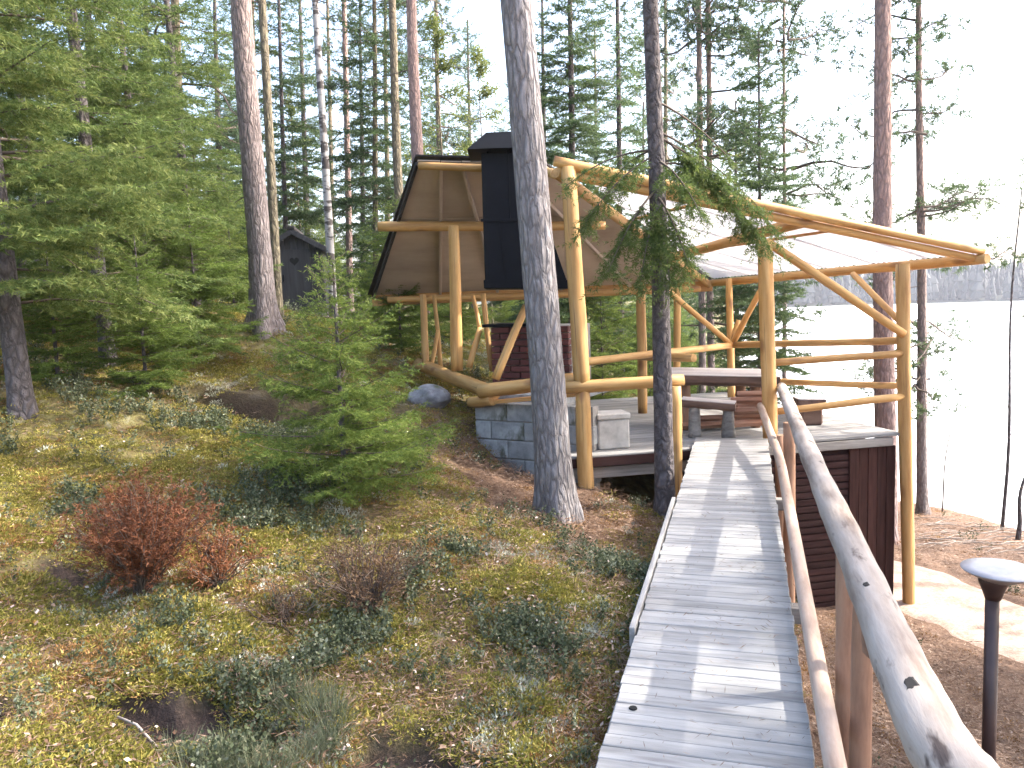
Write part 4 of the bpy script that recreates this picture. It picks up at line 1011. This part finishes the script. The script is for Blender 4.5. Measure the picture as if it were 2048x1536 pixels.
# background trunks: pixel at the top of the picture, pixel near the base, distance, radius, bark
BG = [(824, 842, 560, 16.0, .150, M_barkp, 'pink barked pine rising behind the top left corner of the brown roof', C_pine, 'pine_tree', 16),
      (783, 806, 600, 19.0, .125, M_barkg, 'brown stemmed pine left of the pink pine behind the brown roof', C_pine, 'pine_tree', 15),
      (688, 700, 610, 22.0, .10, M_barkp, 'thin pink pine right of the white birch', C_pine, 'pine_tree', 15),
      (557, 575, 600, 20.5, .075, M_barkd, 'thin dark stem rising above the outhouse roof', C_mid2, 'spruce_tree', 12),
      (524, 556, 610, 13.0, .085, M_barkg, 'olive barked stem right behind the tall grey pine', C_pine, 'pine_tree', 14),
      (748, 752, 620, 20.0, .085, M_barkg, 'olive spruce midway between the birch and the brown roof', C_mid2, 'spruce_tree', 12),
      (720, 728, 640, 27.0, .10, M_barkd, 'dim far stem between the thin pink pine and the olive spruce', C_mid2, 'spruce_tree', 12),
      (1398, 1404, 640, 17.0, .085, M_barko, 'left stem of the twin pines behind the shelter roof', C_pine2, 'pine_tree', 15),
      (1416, 1421, 640, 17.4, .085, M_barko, 'right stem of the twin pines behind the shelter roof', C_sparse, 'pine_tree', 14),
      (1517, 1521, 640, 12.6, .045, M_barkd, 'slim green spruce behind the tall post at the end of the footbridge', C_slim, 'spruce_tree', 8),
      (1140, 1143, 640, 14.0, .08, M_barkd, 'dense green spruce close behind the peak of the shelter roof', C_slim, 'spruce_tree', 9),
      (1235, 1240, 650, 21.0, .10, M_barkd, 'spruce between the roof peak and the slender dark trunk', C_mid2, 'spruce_tree', 12),
      (1085, 1090, 640, 24.0, .12, M_barkd, 'far spruce hidden partly by the thick grey pine trunk', C_mid, 'spruce_tree', 11),
      (1330, 1333, 650, 25.0, .10, M_barkg, 'far pine between the slender dark trunk and the twin pines', C_pine2, 'pine_tree', 15),
      (1568, 1570, 640, 17.5, .06, M_barko, 'slender pine with a leafy crown right of the slim green spruce', C_pine2, 'pine_tree', 11),
      (350, 372, 620, 17.0, .12, M_barkg, 'stem half hidden among the spruces left of the tall grey pine', C_pine2, 'pine_tree', 15),
      (290, 300, 620, 21.0, .11, M_barkd, 'dark far spruce in the gap of the left thicket', C_mid, 'spruce_tree', 11),
      (175, 190, 620, 19.0, .11, M_barkd, 'dark far spruce behind the nearest spruces', C_mid2, 'spruce_tree', 12),
      (430, 446, 620, 24.0, .12, M_barkd, 'far spruce whose crown shows left of the grey pine', C_mid, 'spruce_tree', 11),
      (600, 618, 600, 29.0, .13, M_barkd, 'far spruce behind the outhouse roof', C_mid2, 'spruce_tree', 12),
      (655, 668, 600, 36.0, .13, M_barkg, 'very far pine just right of the outhouse', C_pine2, 'pine_tree', 15),
      (770, 776, 610, 33.0, .14, M_barkg, 'very far pine left of the brown roof', C_pine, 'pine_tree', 16),
      (872, 880, 600, 27.0, .12, M_barkg, 'pale far pine above the brown roof', C_pine2, 'pine_tree', 15),
      (935, 942, 600, 38.0, .14, M_barkd, 'very far spruce left of the flue cap', C_mid2, 'spruce_tree', 12),
      (1285, 1288, 640, 34.0, .14, M_barkd, 'very far spruce behind the slender dark trunk', C_mid2, 'spruce_tree', 12),
      (1190, 1192, 640, 44.0, .15, M_barkg, 'very far pine above the roof peak', C_pine, 'pine_tree', 16),
      (1470, 1473, 640, 26.0, .10, M_barkd, 'far spruce right of the twin pines', C_slim, 'spruce_tree', 9),
      (40, 52, 620, 26.0, .12, M_barkd, 'far spruce near the upper left corner', C_mid, 'spruce_tree', 11),
      (505, 520, 610, 33.0, .13, M_barkg, 'very far pine behind the tall grey pine', C_pine, 'pine_tree', 16)]
for i, (xt, xb, yb, Y, r0, bm_, lab, cr, nm, H) in enumerate(BG):
    b = down(xb, yb, Y); t_ = P(xt, 0, Y * .995)
    t_ = b + (t_ - b).normalized()
    if abs((t_ - b).x) > .12: t_ = b + Vector((-.05, 0, 1))
    tree(nm, lab, nm.replace('_', ' '), b, t_, H * (.95 + .1 * (i % 3)), r0, bm_, cr, .95 + .1 * (i % 3), .25, 'trees of the wood behind the shelter', seed=20 + i, n=12 if Y > 15 else 16, rz=i * 1.3, stubs=5 if Y < 22 else 0)
# the wood farther back reads as one mass
rgf = np.random.default_rng(77); xs = []; ys = []
while len(xs) < 75:
    yy = rgf.uniform(30, 85); xx = yy * rgf.uniform(-.85, .27)
    if xx < .26 * yy: xs.append(xx); ys.append(yy)
FW = (np.array(xs), np.array(ys), rgf.uniform(.75, 1.15, len(xs)))
xs = []; ys = []
for i in range(60):
    yy = rgf.uniform(23, 38); xx = yy * rgf.uniform(-.75, .25); xs.append(xx); ys.append(yy)
FB = (np.array(xs), np.array(ys), rgf.uniform(.6, 1.5, len(xs)))
# birch with a black and white trunk
b = down(664, 575, 15.0)
bt = tree('birch_tree', 'white birch trunk with black patches beside the outhouse', 'birch tree', b, P(631, 0, 14.9), 14, .080, M_birch, None, 1, .3, 'trees of the wood behind the shelter', seed=70, n=18, stubs=8)
def leafy(name, H, zc, Rc, n, size, seed, mat):
    rg = np.random.default_rng(seed); wd_ = Wood(); C = []
    for i in range(26):
        f = rg.random(); z = zc + (H - zc) * f; az = rg.uniform(0, 6.283); L = Rc * (1 - .6 * f) * rg.uniform(.5, 1.1); o = np.array([math.cos(az), math.sin(az), .6])
        A = np.array([np.array([0, 0, z]) + o * L * t - np.array([0, 0, .25 * L * t * t]) for t in np.linspace(0, 1, 5)]); wd_.limb([Vector(p) for p in A], .014, .003, 3)
        for k in range(n // 26): t = rg.uniform(.25, 1); C.append(A[0] * (1 - t) + A[-1] * t + rg.normal(size=3) * .22 * L * .6)
    C = np.array(C); d = unit(rg.normal(size=C.shape)); s = unit(np.cross(d, rg.normal(size=C.shape)))
    V = np.stack([C - d * size, C + s * size * .5, C + d * size, C - s * size * .5], 1).reshape(-1, 3)
    me = np_mesh(name, V, np.arange(len(V)).reshape(-1, 4), {'tone': np.repeat(rg.random(len(C)), 4)}); me.materials.append(mat)
    wm = wd_.mb.mesh(name + '_limbs', True); wm.materials.append(M_twig); return me, wm
C_leaf = leafy('leafy_crown', 8, 2.5, 1.7, 5200, .045, 31, M_fresh)
for px, Y, sc, lab in ((905, 21, 1.0, 'sapling with fresh yellow green leaves above the brown roof'), (985, 26, 1.1, 'leafy sapling beside the flue cap'), (615, 22, .7, 'leafy sapling above the outhouse roof'), (418, 11.8, .34, 'small leafy sapling left of the tall grey pine'), (345, 10.6, .30, 'small leafy sapling among the low spruces on the left')):
    b = down(px, 640, Y); tree('leafy_sapling', lab, 'sapling', b, b + Vector((-.02, 0, 1)), 8 * sc, .04, M_barkg, C_leaf, sc, .2, 'leafy saplings', seed=int(Y), n=8)
bp = WM[bt.name]; add_crown(bt, leafy('birch_crown', 14, 5.5, 1.8, 1500, .03, 33, M_fresh), Matrix.Translation(b) if False else WM[[c for c in bt.children if c.name.startswith('trunk')][0].name])
# bare saplings on the lake shore
for k, (x0, y0, x1, y1, Y, r, lab) in enumerate(((2003, 1062, 2040, 380, 14.0, .035, 'bare grey sapling leaning over the ice'), (2030, 1062, 2062, 900, 13.2, .045, 'short bare sapling beside the leaning one'),
                                        (1880, 1012, 1925, 720, 15.5, .018, 'thin bare twig sapling at the edge of the ice'))):
    b = down(x0, y0, Y); t = empty('bare_sapling', tuple(b), lab, 'sapling', 'bare saplings on the shore'); tp = P(x1, y1, Y)
    w = Wood(); d = tp - b; A = [b + d * t_ + Vector((.05 * math.sin(t_ * 7 + k), 0, -.15 * (t_ == 0))) for t_ in np.linspace(0, 1, 12)]
    mb = MB(); mb.tube(A, list(np.linspace(r, r * .3, 12)), 8); put('stem', mb.mesh('stem', True), M_barkd if k < 2 else M_twig, t)
    rg = random.Random(k); w = Wood()
    for i in range(12):
        q = A[3] .lerp(A[-1], rg.random()); e_ = Vector((rg.uniform(-1, 1), rg.uniform(-.6, .6), rg.uniform(.1, .8))) * rg.uniform(.2, .6) * (d.length / 4)
        w.limb([q, q + e_ * .5, q + e_ + Vector((0, 0, -.06))], r * .22, .002, 3)
    put('twigs', w.mb.mesh('twigs', True), M_twig, t)['kind'] = 'stuff'
# drooping boughs of the slender trunk, in front of the shelter roof
def boughs(lst, seed):
    rg = np.random.default_rng(seed); P0 = []; D = []; LN = []; w = Wood()
    for (a, e_, sag, n) in lst:
        a = np.array(a); e_ = np.array(e_); ts = np.linspace(0, 1, 8)
        A = np.array([a + (e_ - a) * t + np.array([0, 0, -sag * 4 * t * (1 - t) * -.5 - sag * t * t]) for t in ts]); w.limb([Vector(p) for p in A], .012, .003)
        L = np.linalg.norm(e_ - a); o = unit((e_ - a)[None])[0]; s = np.cross(o, [0, 0, 1.]); s /= max(1e-6, np.linalg.norm(s))
        m = n; tt = rg.uniform(.18, 1, m); base = np.column_stack([np.interp(tt, ts, A[:, i]) for i in range(3)])
        l = rg.uniform(.10, .30, m); dd = unit(o[None] * rg.uniform(.1, .7, m)[:, None] + s[None] * rg.uniform(-.9, .9, m)[:, None] + np.column_stack([0 * tt, 0 * tt, rg.uniform(-1.0, -.05, m)]))
        P0.append(base); D.append(dd); LN.append(l)
        for q in (.45, .8):
            d2 = unit(dd + rg.normal(size=dd.shape) * .6); P0.append(base + dd * (l * q)[:, None]); D.append(d2); LN.append(l * .5)
    V, tone = needle_tris(np.vstack(P0), np.vstack(D), np.concatenate(LN), 130, .042, .0075, rg)
    me = np_mesh('boughs', V, np.arange(len(V)).reshape(-1, 3), {'tone': tone}); me.materials.append(M_spruce)
    wm = w.mb.mesh('bough_limbs', True); wm.materials.append(M_twig); return me, wm
Yb = 6.9
L_ = []
for (x0, y0, x1, y1, dY, n) in ((1312, 310, 1170, 420, -.2, 58), (1312, 320, 1400, 400, -.5, 58), (1312, 380, 1215, 520, -.4, 70), (1312, 390, 1375, 500, -.5, 74), (1312, 330, 1440, 345, .2, 26),
                                (1310, 300, 1210, 360, .3, 22), (1314, 420, 1280, 540, -.5, 74), (1314, 430, 1340, 540, -.5, 66), (1310, 260, 1520, 395, .4, 44), (1310, 265, 1535, 470, .3, 80), (1312, 270, 1565, 450, .35, 70), (1310, 265, 1500, 440, .25, 70),
                                (1308, 200, 1480, 320, .6, 16), (1308, 300, 1130, 350, .2, 20)):
    L_.append((tuple(P(x0, y0, Yb)), tuple(P(x1, y1, Yb + dY)), .10, n))
bo = boughs(L_, 41); put('boughs', bo[0], None, p4); put('bough_limbs', bo[1], None, p4)

# dead and brown shrubs on the moss bank
def shrub(name, label, cat, base, H, Rr, nst, dens, mat, seed, nl=.03, nw=.005):
    rg = np.random.default_rng(seed); P0 = []; D = []; LN = []; w = Wood()
    for i in range(nst):
        az = rg.uniform(0, 6.283); o = np.array([math.cos(az), math.sin(az), 0]); q = rg.random() ** .7
        ts = np.linspace(0, 1, 5); A = np.array([o * Rr * q * t + np.array([0, 0, H * (1 - .35 * q) * t * (1.25 - .25 * t) * rg.uniform(.75, 1)]) + rg.normal(size=3) * .02 for t in ts])
        w.limb([Vector(p) for p in A], .005, .0015, 3)
        m = 10; tt = rg.uniform(.25, 1, m); base_ = np.column_stack([np.interp(tt, ts, A[:, k]) for k in range(3)])
        P0.append(base_); D.append(unit(rg.normal(size=(m, 3)) + o * .6 + np.array([0, 0, .7]))); LN.append(rg.uniform(.05, .15, m) * H / .5)
    V, tone = needle_tris(np.vstack(P0), np.vstack(D), np.concatenate(LN), dens, nl, nw, rg)
    t = empty(name, tuple(base), label, cat)
    me = np_mesh('twigs', V, np.arange(len(V)).reshape(-1, 3), {'tone': tone})
    put('twigs', me, mat, t, Matrix.Translation(base)); put('stems', w.mb.mesh('stems', True), M_twig, t, Matrix.Translation(base))
shrub('dead_shrub', 'rust red dead juniper shrub on the moss bank', 'shrub', down(285, 1165, 4.15), .66, .46, 140, 120, M_dead, 51)
shrub('dead_shrub', 'small rust coloured dead shrub right of the larger rust red one', 'shrub', down(430, 1140, 4.3), .38, .30, 44, 110, M_dead, 52)
shrub('brown_shrub', 'thin brown twiggy shrub in front of the small young spruce', 'shrub', down(735, 1190, 4.05), .50, .38, 60, 90, M_deadb, 53)
shrub('brown_shrub', 'low sparse brown shrub between the rust red shrub and the twiggy shrub', 'shrub', down(565, 1200, 3.95), .26, .3, 22, 70, M_deadb, 54)
# fallen stick and cone
a_, c_ = down(225, 1420, 3.1), down(315, 1495, 2.86)
mb = MB(); mb.tube([a_ + Vector((0, 0, .05)), a_.lerp(c_, .5) + Vector((.01, 0, .075)), c_ + Vector((0, 0, .05))], [.006, .0055, .004], 7); tag(put('fallen_stick', mb.mesh('stick', True), M_stick), 'thin pale stick lying on the moss near the lower left', 'stick')

# ------------------------------------------------------------------ ground cover
src = bpy.data.collections.new('ground_cover_sources')
def tri_tuft(name, n, r, h, nl, nw, seed, mat, up=1.0, quad=False):
    rg = np.random.default_rng(seed); a = rg.uniform(0, 6.283, n); q = np.sqrt(rg.random(n)) * r
    b_ = np.column_stack([q * np.cos(a), q * np.sin(a), h * (1 - (q / r) ** 2) * rg.uniform(.3, 1, n)])
    d = unit(np.column_stack([np.cos(a) * q / r, np.sin(a) * q / r, np.full(n, up)]) + rg.normal(size=(n, 3)) * .45); s = unit(np.cross(d, rg.normal(size=(n, 3))))
    L = nl * rg.uniform(.6, 1.3, n)[:, None]
    if quad: V = np.stack([b_, b_ + d * L * .5 + s * nw, b_ + d * L, b_ + d * L * .5 - s * nw], 1).reshape(-1, 3); F = np.arange(len(V)).reshape(-1, 4)
    else: V = np.stack([b_ - s * nw / 2, b_ + s * nw / 2, b_ + d * L], 1).reshape(-1, 3); F = np.arange(len(V)).reshape(-1, 3)
    me = np_mesh(name, V, F, {'tone': np.repeat(rg.random(n), F.shape[1])}); me.materials.append(mat); return me
def scatter(name, label, meshes, x, y, scl, seed, sink=.0, tilt=.25):
    rg = np.random.default_rng(seed); z = hz(x, y) - sink
    c = bpy.data.collections.new(name + '_source')
    for i, me in enumerate(meshes):
        o = bpy.data.objects.new(name + '_source', me); c.objects.link(o)
    n = len(x); me = bpy.data.meshes.new(name); me.vertices.add(n); me.vertices.foreach_set('co', np.column_stack([x, y, z]).astype(np.float32).ravel())
    at = me.attributes.new('scl', 'FLOAT', 'POINT'); at.data.foreach_set('value', scl.astype(np.float32))
    ro = np.column_stack([rg.normal(0, tilt, n), rg.normal(0, tilt, n), rg.uniform(0, 6.283, n)])
    at = me.attributes.new('rot', 'FLOAT_VECTOR', 'POINT'); at.data.foreach_set('vector', ro.astype(np.float32).ravel())
    me.update(); o = bpy.data.objects.new(name, me); col.objects.link(o)
    g = bpy.data.node_groups.new(name, 'GeometryNodeTree'); g.interface.new_socket('Geometry', in_out='INPUT', socket_type='NodeSocketGeometry'); g.interface.new_socket('Geometry', in_out='OUTPUT', socket_type='NodeSocketGeometry')
    N = g.nodes; L = g.links; gi = N.new('NodeGroupInput'); go = N.new('NodeGroupOutput'); ip = N.new('GeometryNodeInstanceOnPoints')
    ci = N.new('GeometryNodeCollectionInfo'); ci.inputs['Collection'].default_value = c; ci.inputs['Separate Children'].default_value = True; ci.inputs['Reset Children'].default_value = True
    def na(nm, t):
        q = N.new('GeometryNodeInputNamedAttribute'); q.data_type = t; q.inputs['Name'].default_value = nm; return q.outputs['Attribute']
    L.new(gi.outputs[0], ip.inputs['Points']); L.new(ci.outputs[0], ip.inputs['Instance']); ip.inputs['Pick Instance'].default_value = True
    er = N.new('FunctionNodeEulerToRotation'); L.new(na('rot', 'FLOAT_VECTOR'), er.inputs[0]); L.new(er.outputs[0], ip.inputs['Rotation']); L.new(na('scl', 'FLOAT'), ip.inputs['Scale'])
    L.new(ip.outputs[0], go.inputs[0]); md = o.modifiers.new('scatter', 'NODES'); md.node_group = g
    return tag(o, label, None, None, 'stuff')
def spots(n, seed, rmin=1.6, rmax=26, a0=-40, a1=38):
    rg = np.random.default_rng(seed); r = rmin * (rmax / rmin) ** (rg.random(n) ** .95); a = np.radians(rg.uniform(a0, a1, n)); x = r * np.sin(a); y = r * np.cos(a)
    lf = fl(-.02, 0); 
    u = (x - F0.x) * fd.x + (y - F0.y) * fd.y; v = (x - F0.x) * bk.x + (y - F0.y) * bk.y
    off = (x - (.238 + .30 * (y - 2.513)))
    ok = ~((u > -.2) & (u < 3.75) & (v > -.1) & (v < 4.6)) & ~((off > -.03) & (off < BW + .12) & (y < 8.2)) & (hz(x, y) > LAKE_Z + .05)
    px = np.interp(y, [4.2, 5.2, 6.3, 7.4, 8.5, 9.6], [6.8, 5.8, 5.1, 4.75, 4.62, 4.9]); ok &= ~((np.abs(x - px) < .75) & (y > 4.2) & (y < 9.8))
    for cx, cy_, r_ in SOIL: ok &= np.hypot(x - cx, y - cy_) > r_ * (.85 + .8 * fbm(x * 5, y * 5, 66, 2)) * (rg.random(len(x)) < .93)
    return x[ok], y[ok], rg
def pick(n, seed, fn, **k):
    x, y, rg = spots(n, seed, **k); p = fn(x, y); m = rg.random(len(x)) < p; return x[m], y[m], rg
dist = lambda x, y: np.hypot(x, y)
n1 = lambda x, y, s, f: .5 + .75 * fbm(x * f, y * f, s, 3)
holl = lambda x, y: np.clip(1.6 - np.hypot((x - HOL[0]) / 1.0, (y - HOL[1] - .1) / .45), 0, 1)
mossm = [tri_tuft('moss_tuft', 90, .075, .03, .016, .007, 60 + i, M_moss, .5) for i in range(3)]
x, y, rg = pick(80000, 1, lambda x, y: (1 - litter_mask(x, y)) * np.clip((n1(x, y, 101, 1.9) - .40) * 5, .22, 1) * (1 - holl(x, y)))
scatter('moss', 'yellow green moss cushions covering the bank', mossm, x, y, rg.uniform(.6, 1.5, len(x)) * np.clip(.75 + dist(x, y) * .05, .8, 1.8), 2, .012)
mossb = [tri_tuft('brown_moss_tuft', 80, .075, .028, .017, .006, 70 + i, M_mossb, .5) for i in range(2)]
x, y, rg = pick(40000, 3, lambda x, y: np.clip(1 - .8 * litter_mask(x, y), .1, 1) * np.clip((n1(x, y, 131, 2.1) - .52) * 4, .12, 1) * (1 - holl(x, y)))
scatter('brown_moss', 'brown and rust tinted moss between the green patches', mossb, x, y, rg.uniform(.6, 1.4, len(x)) * np.clip(.75 + dist(x, y) * .05, .8, 1.8), 4, .012)
def berry(seed):
    rg = np.random.default_rng(seed); V = []; T = []
    for st in range(6):
        a = rg.uniform(0, 6.283); tip = np.array([math.cos(a) * .05, math.sin(a) * .05, rg.uniform(.07, .13)])
        for k in range(9):
            t = .3 + .7 * k / 8; c = tip * t + rg.normal(size=3) * .006; d = unit((rg.normal(size=3) + np.array([0, 0, .35]))[None])[0]; s = unit(np.cross(d, rg.normal(size=3))[None])[0]; l = rg.uniform(.014, .022)
            V += [c, c + d * l * .5 + s * l * .32, c + d * l, c + d * l * .5 - s * l * .32]; T += [rg.random()] * 4
        V += [np.zeros(3) - [.0015, 0, .02], np.zeros(3) + [.0015, 0, -.02], tip, tip]; T += [.1] * 4
    V = np.array(V); me = np_mesh('dwarf_shrub', V, np.arange(len(V)).reshape(-1, 4), {'tone': np.array(T)}); me.materials.append(M_berry); return me
x, y, rg = pick(34000, 5, lambda x, y: np.clip(1 - .93 * litter_mask(x, y), 0, 1) * np.clip((n1(x, y, 151, 1.7) - .62 + .22 * np.exp(-((x + 2.4) / 1.6) ** 2 - ((y - 6.6) / 1.4) ** 2)) * 5, .03, .9) * (1 - holl(x, y)), rmax=24)
scatter('dwarf_shrubs', 'grey green lingonberry shrubs growing through the moss', [berry(80 + i) for i in range(4)], x, y, rg.uniform(.7, 1.35, len(x)) * np.clip(.8 + dist(x, y) * .05, .8, 1.7), 6)
lich = [tri_tuft('lichen_tuft', 70, .05, .035, .018, .008, 90 + i, M_lich, .8) for i in range(2)]
x, y, rg = pick(26000, 7, lambda x, y: (1 - litter_mask(x, y)) * np.clip((n1(x, y, 171, 2.3) - .62 + .30 * np.exp(-((x + 1.45) / .5) ** 2 - ((y - 3.9) / .3) ** 2)) * 5, .03, .9))
scatter('lichen', 'pale grey reindeer lichen in patches', lich, x, y, rg.uniform(.6, 1.3, len(x)) * np.clip(.8 + dist(x, y) * .05, .8, 1.7), 8, .008)
def litter_patch(seed, n, mat, L0, W0):
    rg = np.random.default_rng(seed); c = np.column_stack([rg.uniform(-.12, .12, (n, 2)), rg.uniform(.004, .022, n)]); a = rg.uniform(0, 6.283, n)
    d = unit(np.column_stack([np.cos(a), np.sin(a), rg.uniform(-.25, .25, n)])); s = unit(np.cross(d, [0, 0, 1.]) + rg.normal(size=(n, 3)) * .3); L = rg.uniform(.5, 1.3, n)[:, None] * L0
    V = np.stack([c - d * L, c + s * W0, c + d * L, c - s * W0], 1).reshape(-1, 3); me = np_mesh('litter', V, np.arange(len(V)).reshape(-1, 4), {'tone': np.repeat(rg.random(n), 4)}); me.materials.append(mat); return me
x, y, rg = pick(44000, 9, lambda x, y: np.clip(.3 + litter_mask(x, y), 0, 1))
scatter('needle_litter', 'brown needle and twig litter under the trees', [litter_patch(100 + i, 26, M_litt, .026, .0022) for i in range(3)] + [litter_patch(110, 12, M_litt, .016, .008)], x, y, rg.uniform(.7, 1.4, len(x)) * np.clip(.8 + dist(x, y) * .04, .8, 1.6), 10, 0, .12)
x, y, rg = pick(2200, 11, lambda x, y: np.clip(.55 - .3 * litter_mask(x, y), 0, 1), rmax=16)
scatter('fallen_leaves', 'pale dry leaves lying on the moss', [litter_patch(120 + i, 2, M_dry, .010, .007) for i in range(3)], x, y, rg.uniform(.7, 1.6, len(x)), 12, -.035, .3)
x, y, rg = pick(900, 13, lambda x, y: np.clip(1 - np.hypot(x + 1.05, y - 2.95) / .35, 0, 1) ** .5 * 1.0, rmin=2.6, rmax=3.4, a0=-28, a1=-10)
scatter('grass', 'small grey green grass tuft in the lower left moss', [tri_tuft('grass_tuft', 30, .02, .0, .12, .004, 140 + i, M_grass, 1.6) for i in range(2)], x, y, rg.uniform(.6, 1.1, len(x)), 14)
scatter('far_wood', 'dim mass of spruce and pine wood far behind the shelter', [C_mid[0], C_mid2[0]], FW[0], FW[1], FW[2], 15, .3, .01)
scatter('undergrowth', 'mixed green undergrowth of seedlings between the far trunks', [C_bush[0]], FB[0], FB[1], FB[2], 16, .1, .05)
rg = np.random.default_rng(19); n_ = 260; yy = 1.6 + 6.2 * rg.random(n_) ** 1.6; oo = rg.uniform(.03, BW - .03, n_)
PTS = np.array([tuple(br(a, b)) for a, b in zip(yy, oo)])
o = scatter('deck_litter', 'fallen needles and crumbs lying on the footbridge planks', [litter_patch(130 + i, 5, M_litt, .022, .0016) for i in range(3)], PTS[:, 0], PTS[:, 1], rg.uniform(.5, 1.1, n_), 17, 0, .0)
o.data.vertices.foreach_set('co', (PTS + [0, 0, .0]).astype(np.float32).ravel()); o.data.update()
# twigs on the shore
w = Wood(); rg = random.Random(3)
for i in range(60):
    q = down(rg.uniform(1850, 2080), rg.uniform(1025, 1100), rg.uniform(11.5, 14.5)); a = rg.uniform(-.5, .5); d = Vector((math.cos(a), math.sin(a), .02)) * rg.uniform(.25, .9)
    if q.z > LAKE_Z: w.limb([q - d * .5 + Vector((0, 0, .03)), q + Vector((0, 0, .07)), q + d * .5 + Vector((0, 0, .03))], .012, .006, 4)
tag(put('driftwood', w.mb.mesh('driftwood', True), M_stick), 'tangle of pale dead twigs washed up along the shore', None, None, 'stuff')

# ------------------------------------------------------------------ haze over the whole place
HAZE = .00032
if HAZE:
    mb = MB(); mb.box((0, 330, 20), (1900, 1200, 72)); hm = bpy.data.materials.new('haze'); hm.use_nodes = True; nn = hm.node_tree.nodes; nn.remove(nn['Principled BSDF'])
    pv = nn.new('ShaderNodeVolumePrincipled'); pv.inputs['Density'].default_value = HAZE; pv.inputs['Color'].default_value = (.90, .92, 1, 1); pv.inputs['Anisotropy'].default_value = .2
    hm.node_tree.links.new(pv.outputs[0], nn['Material Output'].inputs['Volume'])
    tag(put('haze', mb.mesh('haze'), hm), 'thin pale spring haze over the lake and the wood', None, None, 'stuff')
